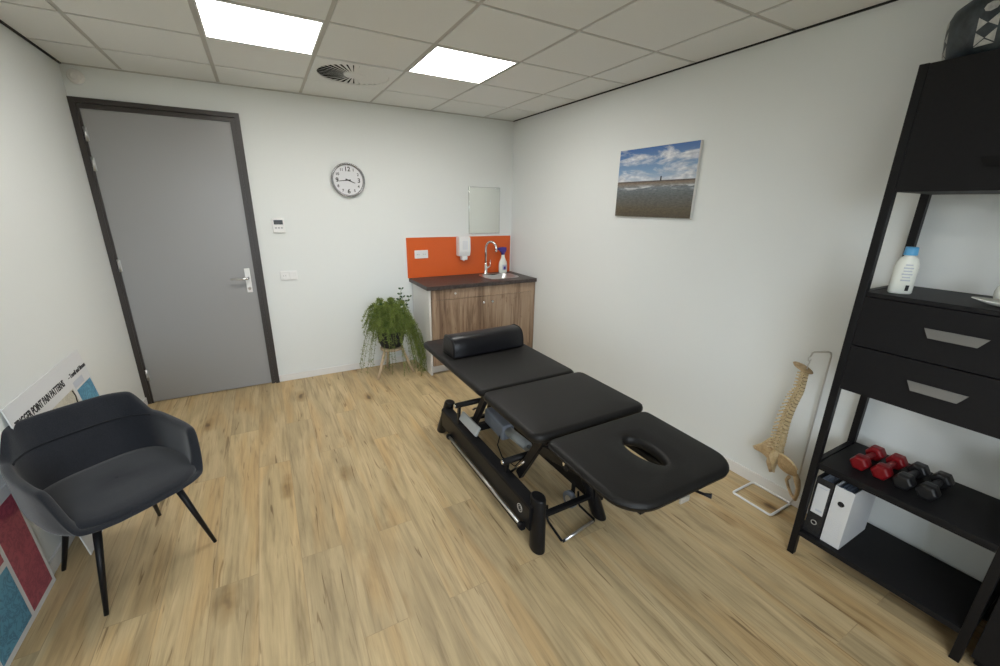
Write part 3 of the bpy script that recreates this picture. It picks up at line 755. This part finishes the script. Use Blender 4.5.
# ------------------------------------------------------------------ charts leaning on the left wall
def board(lab, y0, y1, xb, xt, zt):
    """leaning board: y0 near side (left when read), y1 far side"""
    t = thing('wall_chart', lab, 'poster', (xb, (y0+y1)/2, 0))
    up = Vector((xt-xb, 0, zt)); ln = up.length; mw = frame_m((0, 0, .0015), (0,1,0), up)
    w = (y1-y0)/2
    return t, mw, w, ln
def rect(t, mw, name, x0, x1, y0, y1, z0, z1, m, bev=0):
    k = B(); k.T = mw; k.box((x0,y0,z0), (x1,y1,z1), bev); return k.build(name, m, t)
t, mw, w, ln = board('white pain pattern chart board leaning on the wall behind the tub chair', -1.955, -1.065, -3.588, -3.7065, .842)
rect(t, mw, 'chart_board', -w, w, 0, ln, -.005, 0, 'paper', .001)
def T(mw, x, y, z=.0008): return mw @ Matrix.Translation((x, y, z))
text_mesh('chart_title', 'TRIGGER POINT PAIN PATTERNS', .052, 'ink', t, T(mw, -w+.025, ln-.100), sx=.70, bold=.0012)
text_mesh('chart_subtitle', '– Travell and Simons', .036, 'ink', t, T(mw, w-.262, ln-.098), sx=.86, bold=.0008)
bl = rect(t, mw, 'blue_panel', w-.235, w-.02, .30, ln-.185, 0, .0006, 'sky')
rect(t, mw, 'figure_panel', w-.60, w-.27, .10, ln-.16, 0, .0006, 'cream')
rect(t, mw, 'text_panel', w-.24, w-.10, ln-.175, ln-.135, 0, .0006, 'label')
rect(t, mw, 'rose_panel', -w+.03, w-.63, .10, ln-.16, 0, .0006, 'pink')
k = B(); k.T = mw; k.tube([(w-.300, ln-.235, .001), (w-.285, ln-.20, .001), (w-.292, ln-.165, .001)], .004, 5); k.build('drawn_limb', 'ink', t)

t, mw, w, ln = board('large white chart board with rose and blue panels leaning at the left edge', -2.98, -2.068, -3.684, -3.7085, .560)
rect(t, mw, 'chart_board', -w, w, 0, ln, -.005, 0, 'paper', .001)
rect(t, mw, 'rose_panel', w-.205, w-.022, .028, ln-.05, 0, .0006, 'pink')
rect(t, mw, 'blue_panel', w-.46, w-.228, .028, .30, 0, .0006, 'sky')
rect(t, mw, 'rose_panel', w-.46, w-.228, .325, ln-.05, 0, .0006, 'pink')
rect(t, mw, 'blue_panel', w-.74, w-.485, .028, ln-.05, 0, .0006, 'sky')

# ------------------------------------------------------------------ beach canvas on the right wall
t = thing('canvas_print', 'unframed beach and cloudy sky photo canvas on the right wall', 'picture', (-.0003, -2.092, 1.907))
def beach():
    m = mat('beach_photo', (.3,.4,.5), .5); t = NT(m)
    v = t.coord(); sep = t.new('ShaderNodeSeparateXYZ'); t.l.new(v, sep.inputs[0])
    z = t.new('ShaderNodeMapRange'); z.inputs['From Min'].default_value = -.251; z.inputs['From Max'].default_value = .251; t.l.new(sep.outputs[2], z.inputs[0]); z = z.outputs[0]
    skyc = t.ramp(z, [(.53,(.42,.50,.60)),(.66,(.20,.33,.52)),(1.0,(.035,.125,.36))])
    cl = t.noise(t.coord((1,1.3,5.0), (math.radians(24),0,0)), 2.4, 6, .6, .5)
    cl = t.math('ADD', cl, t.math('MULTIPLY', t.math('SUBTRACT', .9, z), .14))
    clf = t.ramp(cl, [(.46,(0,0,0)),(.60,(1,1,1))]); clc = t.ramp(t.noise(t.coord((1,5,12)), 3, 4), [(.35,(.42,.46,.53)),(.65,(.78,.79,.80))])
    skyc = t.mix(clf, skyc, clc)
    wat = t.ramp(z, [(0,(.075,.060,.038)),(.12,(.105,.086,.055)),(.32,(.115,.125,.128)),(.43,(.16,.185,.205)),(.47,(.22,.20,.17)),(.50,(.20,.155,.115)),(.515,(.10,.08,.07)),(.53,(.10,.08,.07))])
    rp = t.ramp(t.noise(t.coord((1,16,60)), 2, 5, .7, .4), [(.35,(.6,.6,.6)),(.6,(1.15,1.15,1.15)),(.75,(1.5,1.5,1.5))])
    wat = t.mix(.8, wat, rp, 'MULTIPLY')
    st = t.noise(t.coord((1,3,30)), 2.2, 3); band = t.ramp(z, [(.38,(0,0,0)),(.44,(1,1,1)),(.47,(0,0,0)),(1,(0,0,0))])
    stf = t.mix(1.0, t.ramp(st, [(.52,(0,0,0)),(.60,(1,1,1))]), band, 'MULTIPLY')
    wat = t.mix(stf, wat, (.62,.64,.66))
    up = t.math('GREATER_THAN', z, .527)
    t.col(t.mix(up, wat, skyc)); return m
M['beach'] = beach()
k = B(); k.box((-.022,-.362,-.251), (.0,.362,.251), .002); k.build('canvas_body', 'skirt', t)
k = B(); k.box((-.0228,-.3605,-.2495), (-.0215,.3605,.2495)); pr_ = k.build('printed_face', 'beach', t)
k = B(); k.prism([(-.078,.010),(-.064,.010),(-.066,.034),(-.062,.035),(-.071,.045),(-.080,.035),(-.076,.034)], 'x', -.0233, -.0227); k.build('far_beacon', 'ink', pr_)

# ------------------------------------------------------------------ black shelving unit
t = thing('shelving_unit', 'tall black open shelving unit with drawers along the right wall', 'shelf', (-.215, -3.947, 0))
SX, SY = .215, 3.952
def S(x, y, z): return (x+SX, y+SY, z)
YA, YB = -3.660, -4.245      # inner faces of the posts
for y0, y1 in ((YA, YA+.030), (YB-.030, YB)):
    bx('post', S(-.415,y0,0), S(-.383,y1,2.244), 'black', t, .002); bx('post', S(-.050,y0,0), S(-.018,y1,2.244), 'black', t, .002)
for z0, z1, nm in ((.125,.150,'shelf_board'), (.530,.556,'shelf_board'), (1.378,1.396,'shelf_board')):
    bx(nm, S(-.413,YB+.0005,z0), S(-.020,YA-.0005,z1), 'shelfb', t, .0015)
for z in (.140, .545, 1.385, 2.2):
    for y0, y1 in ((YA+.004, YA+.026), (YB-.026, YB-.004)): bx('side_rail', S(-.382,y0,z-.012), S(-.051,y1,z+.012), 'black', t)
bx('front_lip', S(-.4155,YB+.0005,.526), S(-.4132,YA-.0005,.534), 'alu' if False else 'black', t)
cab = bx('drawer_box', S(-.396,YB+.0008,.950), S(-.020,YA-.0008,1.377), 'shelfb', t)
def lip(y, z, m, par):
    k = B(); w = .0875
    def pp(yy, zz, xx): return S(xx, yy, zz)
    k.rings([[pp(y+w,z+.016,-.4155), pp(y-w,z+.016,-.4155), pp(y-w*.76,z-.016,-.4155), pp(y+w*.76,z-.016,-.4155)],
             [pp(y+w,z+.016,-.419), pp(y-w,z+.016,-.419), pp(y-w*.76,z-.018,-.434), pp(y+w*.76,z-.018,-.434)]], smooth=False)
    return k.build('handle', m, par)
for z0, z1, hz in ((1.163,1.376,1.276), (.950,1.158,1.056)):
    dr = bx('drawer', S(-.4155,YB+.0015,z0), S(-.3965,YA-.0015,z1), 'shelfb', t, .0015)
    lip(-3.957, hz, 'lipgrey', dr)
bx('upper_cabinet', S(-.396,YB+.0008,1.797), S(-.020,YA-.0008,2.244), 'shelfb', t, .0015)
dr = bx('cabinet_door', S(-.4155,YB+.0015,1.797), S(-.3965,YA-.0015,2.242), 'shelfb', t, .0015)
lip(-3.957, 1.893, 'black', dr)

t = thing('storage_cabinet', 'plain black cabinet at the bottom right edge beside the shelving unit', 'cabinet', (-.21, -4.60, 0))
bx('body', (-.185,-.300,.06), (.185,.312,.86), 'shelfb', t, .002)
bx('plinth', (-.150,-.290,0), (.185,.302,.0595), 'black', t)
for y0, y1, hy in ((-.299,.004,.03-.045), (.008,.311,.045)):
    dd = bx('cabinet_door', (-.204,y0,.062), (-.1855,y1,.858), 'shelfb', t, .0015)
    bx('handle', (-.222,hy-.006-.0,.60), (-.2045,hy+.006,.76), 'black', dd, .002)

# vase on top
VZ = 2.2445
t = thing('patterned_jar', 'dark grey glazed jar with pale diamond pattern on top of the shelving unit', 'jar', (-.225, -3.826, VZ))
vprof = [(.160,0),(.188,.006),(.196,.05),(.202,.11),(.203,.145),(.194,.172),(.170,.192),(.125,.210),(.085,.222),(.070,.232),(.066,.275),(.078,.292),(.084,.300),(.070,.302),(.060,.290),(.056,.24)]
k = B(); k.lathe(vprof, n=56); k.build('jar_body', 'vase', t)
def vr(z):
    for (r0,z0),(r1,z1) in zip(vprof, vprof[1:]):
        if z0 <= z <= z1: return r0+(r1-r0)*(z-z0)/(z1-z0)
    return .07
def vpt(s_, z, a0):      # s_ = arc length sideways
    r_ = vr(z)+.0012; a = a0 + s_/.19; return (r_*math.cos(a), r_*math.sin(a), z)
k = B()
def vtri(pts, a0):
    # subdivided fan so the patch hugs the curved jar
    a, b, c = [Vector((p[0], p[1])) for p in pts]; N = 5
    g = {}
    for i in range(N+1):
        for j in range(N+1-i):
            q = a + (b-a)*(i/N) + (c-a)*(j/N); g[i,j] = k.v(vpt(q.x, q.y, a0))
    for i in range(N):
        for j in range(N-i):
            k.f([g[i,j], g[i+1,j], g[i,j+1]])
            if i+j < N-1: k.f([g[i+1,j], g[i+1,j+1], g[i,j+1]])
for a0 in [math.radians(d) for d in (221, 271, 321, 11, 61, 116, 166)]:
    k = B()
    for zb in (.020, .064):
        hgt = .043; wd = .026
        vtri([(-wd, zb), (wd, zb), (0, zb+hgt*.42)], a0) if zb < .05 else None
        vtri([(-wd, zb+.004), (-wd, zb+hgt), (-.001, zb+hgt*.5)], a0)
        vtri([(wd, zb+.004), (wd, zb+hgt), (.001, zb+hgt*.5)], a0)
    for i in range(8):
        b0, b1 = PI*2*i/8, PI*2*(i+1)/8
        vtri([(0,.131),(.019*math.cos(b0),.131+.014*math.sin(b0)),(.019*math.cos(b1),.131+.014*math.sin(b1))], a0)
    k.build('painted_motif', 'vasewhite', t)


# lotion bottle
t = thing('lotion_bottle', 'white lotion bottle with sky blue cap on the open middle shelf', 'bottle', (-.325, -3.733, 1.397), math.radians(-55)); t.scale = (1.1,1.1,1.04)
def oval(rs, n=32): return [[(a*math.cos(2*PI*i/n), b*math.sin(2*PI*i/n), z) for i in range(n)] for a, b, z in rs]
k = B(); k.rings(oval([(.032,.018,0),(.036,.021,.005),(.036,.021,.10),(.034,.020,.122),(.026,.018,.140),(.016,.015,.148),(.015,.015,.152)])); k.build('bottle_body', 'ceramic', t)
k = B(); k.rings(oval([(.020,.019,.1515),(.0205,.0195,.154),(.019,.018,.180),(.017,.016,.183)])); k.build('cap', 'blue', t)
k = B()
for i, wv in enumerate((.020,.028,.024,.030,.022,.027)): k.box((-wv/2,-.0225,.112-i*.012), (wv/2,-.0208,.117-i*.012))
k.build('label_text', 'label', t)
k = B(); k.box((.006,-.0222,.014), (.016,-.0205,.036)); k.build('barcode', 'ink', t)

# dish and rounded pot at the right edge of the shelf
t = thing('oval_dish', 'shallow white pointed dish at the right edge of the middle shelf', 'dish', (-.300, -4.045, 1.397))
k = B(); n = 40
def leafr(s_, z): return [(.052*s_*math.sin(2*PI*i/n), .112*s_*math.cos(2*PI*i/n)*(1+.0), z+.006*abs(math.cos(2*PI*i/n))*s_) for i in range(n)]
k.rings([leafr(.35,0), leafr(.6,.001), leafr(1,.014), leafr(.985,.0165), leafr(.6,.005), leafr(.1,.004)]); k.build('dish_bowl', 'ceramic', t)
k = B(); k.lathe([(.010,0),(.020,.004),(.026,.020),(.027,.036),(.022,.052),(.010,.062)], n=24)
o = k.build('white_pebble', 'ceramic'); o.location = (-.245, -4.040, 1.4075); tag(o, 'rounded pale ornament standing behind the white dish', 'ornament')
o.location = (-.210, -3.995, 1.3968); o.scale = (1,1,1.2)

# dumbbells
def dumbbell(m, lab, y, grp, x=-.21, rz=0):
    t = thing('dumbbell', lab, 'dumbbell', (x, y, .5565), rz, grp)
    for s_ in (-1, 1):
        k = B(); rg = []
        for xx, rr in ((.050,.026),(.054,.034),(.066,.038),(.096,.038),(.108,.034),(.112,.026)):
            rg.append([(s_*xx, rr*math.cos(PI/3*i), rr*math.sin(PI/3*i)+.0330) for i in range(6)])
        k.rings(rg, smooth=False); bmesh.ops.bevel(k.bm, geom=list(k.bm.edges), offset=.002, segments=1, affect='EDGES'); k.build('hex_head', m, t)
    k = B(); k.tube([(-.051,0,.033),(-.03,0,.033),(0,0,.033),(.03,0,.033),(.051,0,.033)], [.012,.0145,.016,.0145,.012], 14); k.build('grip', m, t)
    return t
dumbbell('red', 'red hexagonal dumbbell nearest the left post of the shelf', -3.770, 'dumbbells on the shelf')
dumbbell('red', 'red hexagonal dumbbell lying beside the black dumbbells', -3.850, 'dumbbells on the shelf')
dumbbell('dbblack', 'black hexagonal dumbbell lying beside the red dumbbells', -3.928, 'dumbbells on the shelf')
dumbbell('dbblack', 'black hexagonal dumbbell farthest right of the row', -4.006, 'dumbbells on the shelf')

# binders
def binder(m, lab, y0, y1, ring_z, label_):
    t = thing('ring_binder', lab, 'binder', (-.24, (y0+y1)/2, .1505), 0, 'ring binders on the bottom shelf'); w = (y1-y0)/2; D, HH = .142, .318
    k = B(); k.box((-D,-w,0), (-D+.003,w,HH), .0008, 1); k.box((-D+.003,-w,0), (D,-w+.003,HH)); k.box((-D+.003,w-.003,0), (D,w,HH)); k.build('cover', m, t)
    k = B()
    for i in range(9): k.box((-D+.02+.001*(i%3), -w+.008+i*(2*w-.018)/9, .004), (D-.012, -w+.008+i*(2*w-.018)/9+.003, HH-.012+.003*(i%2)))
    k.build('paper_sheets', 'sheets', t)
    k = B(); n = 24
    k.rings([[(xx, rr*math.cos(2*PI*i/n), ring_z+rr*math.sin(2*PI*i/n)) for i in range(n)] for xx, rr in ((-D-.0003,.0135),(-D-.002,.0130),(-D-.002,.0095),(-D-.0003,.009))], cap0=False, cap1=False); k.build('ring_edge', 'alu' if label_ else 'blackgloss', t)
    k = B(); k.rings([[(xx, .0095*math.cos(2*PI*i/n), ring_z+.0095*math.sin(2*PI*i/n)) for i in range(n)] for xx in (-D-.0002, -D-.0008)]); k.build('finger_hole', 'ink', t)
    if label_:
        bx('spine_label', (-D-.0014,-w+.010,.122), (-D-.0002,w-.010,.285), 'paper', t)
        k = B(); k.box((-D-.0020,-.02,.138), (-D-.0012,.008,.148)); k.box((-D-.0020,-.018,.268), (-D-.0012,.016,.272)); k.build('label_print', 'label', t)
    else:
        k = B()
        for i in range(9): k.box((-D-.0006,-.026,.05+.012*i), (-D-.0001,.022,.0508+.012*i))
        k.build('printed_lines', 'label', t)
binder('binderblk', 'black ring binder with white spine label on the bottom shelf', -3.728, -3.656, .070, True)
binder('binderwht', 'white ring binder with a black finger hole on the bottom shelf', -3.812, -3.734, .235, False)

# ------------------------------------------------------------------ spine model and its stand
t = thing('display_stand', 'white metal rod stand with rectangular floor loop for the spine model', 'stand', (-.12, -3.32, 0))
sx_, sy_ = .12, 3.32
def Q(x, y, z): return (x+sx_, y+sy_, z)
k = B(); loop = []
for (cx, cy, a0) in ((-.030,-3.225,0),(-.215,-3.225,PI/2),(-.215,-3.425,PI),(-.030,-3.425,PI*1.5)):
    for i in range(5):
        a = a0+PI/2*i/4; loop.append(Q(cx+.016*math.cos(a), cy+.016*math.sin(a), .0075))
k.tube(loop, .007, 10, closed=True); k.build('base_loop', 'white', t)
k = B(); k.tube([Q(-.0265,-3.441,.0075), Q(-.0225,-3.449,.04), Q(-.022,-3.450,.5), Q(-.022,-3.450,.975), Q(-.026,-3.446,.990), Q(-.034,-3.440,.994), Q(-.090,-3.398,.990), Q(-.098,-3.392,.985), Q(-.100,-3.390,.965)], .0042, 10); k.build('upright_rod', 'alu', t)
k = B(); k.tube([Q(-.100,-3.390,.966), Q(-.108,-3.384,.955), Q(-.105,-3.384,.938), Q(-.096,-3.386,.932), Q(-.091,-3.392,.944)], .0026, 8); k.build('hook', 'alu', t)

t = thing('spine_model', 'life size plastic human spine with pelvis hanging on a rod stand', 'anatomical model', (-.10, -3.36, 0))
def V(x, y, z): return Vector((x+.10, y+3.36, z))
# centre line of the vertebral bodies
cl = [(-.098,-3.388,.872),(-.098,-3.387,.820),(-.098,-3.385,.76),(-.098,-3.374,.70),(-.098,-3.362,.63),(-.098,-3.354,.555),(-.098,-3.352,.48),(-.098,-3.352,.42),(-.098,-3.349,.362)]
def cr(u):
    n = len(cl)-1; x = u*n; i = min(int(x), n-1); f = x-i
    p = [Vector(cl[max(0,min(n,j))]) for j in (i-1,i,i+1,i+2)]
    return .5*((2*p[1])+(p[2]-p[0])*f+(2*p[0]-5*p[1]+4*p[2]-p[3])*f*f+(3*p[1]-p[0]-3*p[2]+p[3])*f**3)
fwd = Vector((-.55,-.83,0)).normalized()      # the model's front; processes point the other way, to the left in view
side = Vector((-fwd.y, fwd.x, 0))
back = -fwd
# build in a frame where the spinous processes go up-left (towards +y)
back = Vector((-.62,.78,0)).normalized()
for i in range(24):
    u = (i+.5)/24; c = cr(u); c = Vector((c.x+.10, c.y+3.36, c.z)); d = (cr(min(1,u+.02))-cr(max(0,u-.02))).normalized()
    s_ = .6+.4*u; r_ = .0135+.0115*u; hh = .0070+.0036*u
    k = B()
    ax = d; bk = (back-ax*back.dot(ax)).normalized(); sd = ax.cross(bk).normalized()
    Rm = Matrix((( sd.x,bk.x,ax.x),(sd.y,bk.y,ax.y),(sd.z,bk.z,ax.z)))
    def loc(a, b, z): return c + Rm@Vector((a, b, z))
    rg = []
    for z, q in ((-hh,.93),(-hh*.85,1.03),(-hh*.3,.90),(hh*.3,.90),(hh*.85,1.03),(hh,.93)):
        rg.append([loc(r_*q*1.15*math.cos(2*PI*j/16), r_*q*.85*math.sin(2*PI*j/16), z) for j in range(16)])
    k.rings(rg)
    ar = r_*.8
    # neural arch, spinous and transverse processes, articular facets
    k.tube([loc(-ar*.8,r_*.6,0), loc(-ar*.7,r_*1.25,.001), loc(0,r_*1.75,.002), loc(ar*.7,r_*1.25,.001), loc(ar*.8,r_*.6,0)], .0042*s_+.0015, 7)
    sl = (.020 if u < .25 else .027 if u < .7 else .026); dz = .006 if u < .2 else (.018 if u < .7 else .006)
    k.tube([loc(0,r_*1.6,.001), loc(0,r_*1.6+sl*.6,dz*.6), loc(0,r_*1.6+sl,dz)], [.0042,.0036,.0050], 7)
    tl = .013+.017*min(1,u*1.6)
    for q in (-1, 1):
        k.tube([loc(q*ar*.8,r_*1.0,0), loc(q*(ar+tl*.6),r_*1.25,-.001), loc(q*(ar+tl),r_*1.45,0)], [.0042,.0034,.0045], 7)
        k.tube([loc(q*ar*.6,r_*1.25,-hh*1.2), loc(q*ar*.65,r_*1.3,hh*1.2)], [.0042,.0046], 7)
    k.build('vertebra', 'bone', t)
k = B(); k.tube([tuple(cr(j/30)+Vector((.10,3.36,0))) for j in range(31)], [.0078+.0060*j/30 for j in range(31)], 12); k.build('disc_column', 'disccol', t)
# skull base plate
k = B(); k.T = Matrix.Translation(V(-.100,-3.372,.886)) @ Matrix.Rotation(math.radians(20),4,'X')
k.rings([[(.040*s_*math.cos(2*PI*i/28), .055*s_*math.sin(2*PI*i/28)+.006, z) for i in range(28)] for s_, z in ((.5,-.007),(.92,-.003),(1,.001),(.95,.004),(.4,.007))]); pl_ = k.build('skull_base', 'bonedark', t)
k = B(); k.tube([V(-.098,-3.386,.86), V(-.098,-3.386,.915), V(-.094,-3.389,.928), V(-.098,-3.387,.936)], .003, 8); k.build('hanging_loop', 'alu', t)
# sacrum
k = B(); rg = []
for z, wx, wy, oy, ox in ((.358,.030,.022,-3.349,-.098),(.335,.044,.028,-3.342,-.098),(.305,.042,.028,-3.336,-.094),(.270,.032,.024,-3.330,-.090),(.240,.020,.016,-3.330,-.090),(.215,.010,.009,-3.338,-.094),(.200,.005,.005,-3.346,-.098)):
    rg.append([V(ox+wx*math.cos(2*PI*j/20), oy+wy*math.sin(2*PI*j/20)+.003*math.sin(6*PI*j/10), z) for j in range(20)])
k.rings(rg); k.build('sacrum', 'bone', t)
# hip bones: curved wings, thick rims, ischium with open ring
def sheet(grid, th, name, m, par=t):
    k = B(); nu, nv = len(grid), len(grid[0])
    G = [[Vector(p) for p in row] for row in grid]
    N = [[None]*nv for _ in range(nu)]
    for a in range(nu):
        for b in range(nv):
            du = G[min(a+1,nu-1)][b]-G[max(a-1,0)][b]; dv = G[a][min(b+1,nv-1)]-G[a][max(b-1,0)]
            N[a][b] = du.cross(dv).normalized()
    A = [[k.v(G[a][b]+N[a][b]*th) for b in range(nv)] for a in range(nu)]; D = [[k.v(G[a][b]-N[a][b]*th) for b in range(nv)] for a in range(nu)]
    for a in range(nu-1):
        for b in range(nv-1):
            k.f([A[a][b],A[a+1][b],A[a+1][b+1],A[a][b+1]], True); k.f([D[a][b],D[a][b+1],D[a+1][b+1],D[a+1][b]], True)
    for a in range(nu-1): k.f([A[a][0],D[a][0],D[a+1][0],A[a+1][0]], True); k.f([A[a][-1],A[a+1][-1],D[a+1][-1],D[a][-1]], True)
    for b in range(nv-1): k.f([A[0][b],A[0][b+1],D[0][b+1],D[0][b]], True); k.f([A[-1][b],D[-1][b],D[-1][b+1],A[-1][b+1]], True)
    o = k.build(name, m, par); sm = o.modifiers.new('s','SUBSURF'); sm.levels = 2; sm.render_levels = 2
    return o
def hip(pts_top, pts_low, isch, name='hip_bone'):
    grid = []
    n = len(pts_top)
    for s_ in (0,.33,.66,1):
        row = []
        for a, b in zip(pts_top, pts_low):
            q = Vector(a).lerp(Vector(b), s_); q = q + Vector((-.012*math.sin(PI*s_), -.004*math.sin(PI*s_), 0)); row.append(V(*q))
        grid.append(row)
    o = sheet(grid, .0035, name, 'bonedark')
    k = B(); k.tube([V(*p) for p in pts_top], [.0045]+[.0062]*(n-2)+[.0045], 8); k.build('iliac_crest', 'bone', o)
    k = B(); k.tube([V(*p) for p in isch], [.014,.017,.012,.010,.011,.009,.008,.009,.010][:len(isch)], 10); k.build('ischium', 'bonedark', o)
# near wing: broad blade spreading to the right in view
hip([(-.115,-3.358,.345),(-.140,-3.385,.360),(-.165,-3.425,.368),(-.188,-3.465,.366),(-.198,-3.500,.345)],
    [(-.112,-3.365,.262),(-.115,-3.395,.248),(-.122,-3.430,.246),(-.132,-3.462,.256),(-.145,-3.488,.275)],
    [(-.132,-3.470,.275),(-.138,-3.490,.245),(-.134,-3.502,.205),(-.126,-3.502,.160),(-.120,-3.495,.118),(-.108,-3.470,.125),(-.100,-3.440,.160),(-.105,-3.425,.200),(-.120,-3.440,.235)])
# far wing: seen nearly edge on at the left, with its long crest pointing out
hip([(-.095,-3.318,.375),(-.105,-3.305,.412),(-.110,-3.292,.405),(-.105,-3.258,.352),(-.100,-3.205,.300)],
    [(-.100,-3.325,.270),(-.108,-3.318,.262),(-.110,-3.305,.270),(-.106,-3.275,.290),(-.100,-3.215,.288)],
    [(-.108,-3.315,.285),(-.112,-3.318,.262),(-.110,-3.322,.235),(-.106,-3.328,.215),(-.104,-3.335,.200)])
# ------------------------------------------------------------------ light: daylight through the window behind the camera + ceiling panels
w = bpy.data.worlds.new('daylight'); sc.world = w; w.use_nodes = True
wt = w.node_tree; bg = wt.nodes['Background']
tc = wt.nodes.new('ShaderNodeTexCoord'); sp_ = wt.nodes.new('ShaderNodeSeparateXYZ'); cr_ = wt.nodes.new('ShaderNodeValToRGB')
wt.links.new(tc.outputs['Generated'], sp_.inputs[0])
mr = wt.nodes.new('ShaderNodeMapRange'); mr.inputs['From Min'].default_value = -1; mr.inputs['From Max'].default_value = 1; wt.links.new(sp_.outputs[2], mr.inputs[0])
wt.links.new(mr.outputs[0], cr_.inputs[0]); e = cr_.color_ramp.elements
e[0].position = .47; e[0].color = (.10,.10,.075,1); e[1].position = .52; e[1].color = (.80,.90,1.0,1)
wt.links.new(cr_.outputs[0], bg.inputs[0]); bg.inputs[1].default_value = 12.0
la = bpy.data.lights.new('window_portal', 'AREA'); la.shape = 'RECTANGLE'; la.size = WX1-WX0; la.size_y = WZ1-WZ0; la.cycles.is_portal = True
lo = bpy.data.objects.new('window_portal', la); C.objects.link(lo); lo.location = ((WX0+WX1)/2, F-.16, (WZ0+WZ1)/2); lo.rotation_euler = (PI/2, 0, 0)

# ------------------------------------------------------------------ camera
cx, cy, cz, yaw, pitch, roll = -2.61633457, -4.40215507, 1.71891355, -0.51324435, -0.29806121, 0.01612499
cyw, syw = math.cos(yaw), math.sin(yaw); cp, sp = math.cos(pitch), math.sin(pitch)
f = Vector((-syw*cp, cyw*cp, sp)); r_ = Vector((cyw, syw, 0)); u = r_.cross(f)
c, s_ = math.cos(roll), math.sin(roll); R1 = c*r_+s_*u; U1 = -s_*r_+c*u
cam = bpy.data.cameras.new('camera'); co = bpy.data.objects.new('camera', cam); C.objects.link(co)
co.matrix_world = Matrix(((R1.x,U1.x,-f.x,cx),(R1.y,U1.y,-f.y,cy),(R1.z,U1.z,-f.z,cz),(0,0,0,1)))
cam.sensor_width = 36; cam.lens = 412.287*36/1000; cam.clip_start = .05
sc.camera = co
vs = sc.view_settings; vs.view_transform = 'Standard'; vs.look = 'None'; vs.gamma = 1; vs.use_curve_mapping = False; vs.exposure = .0
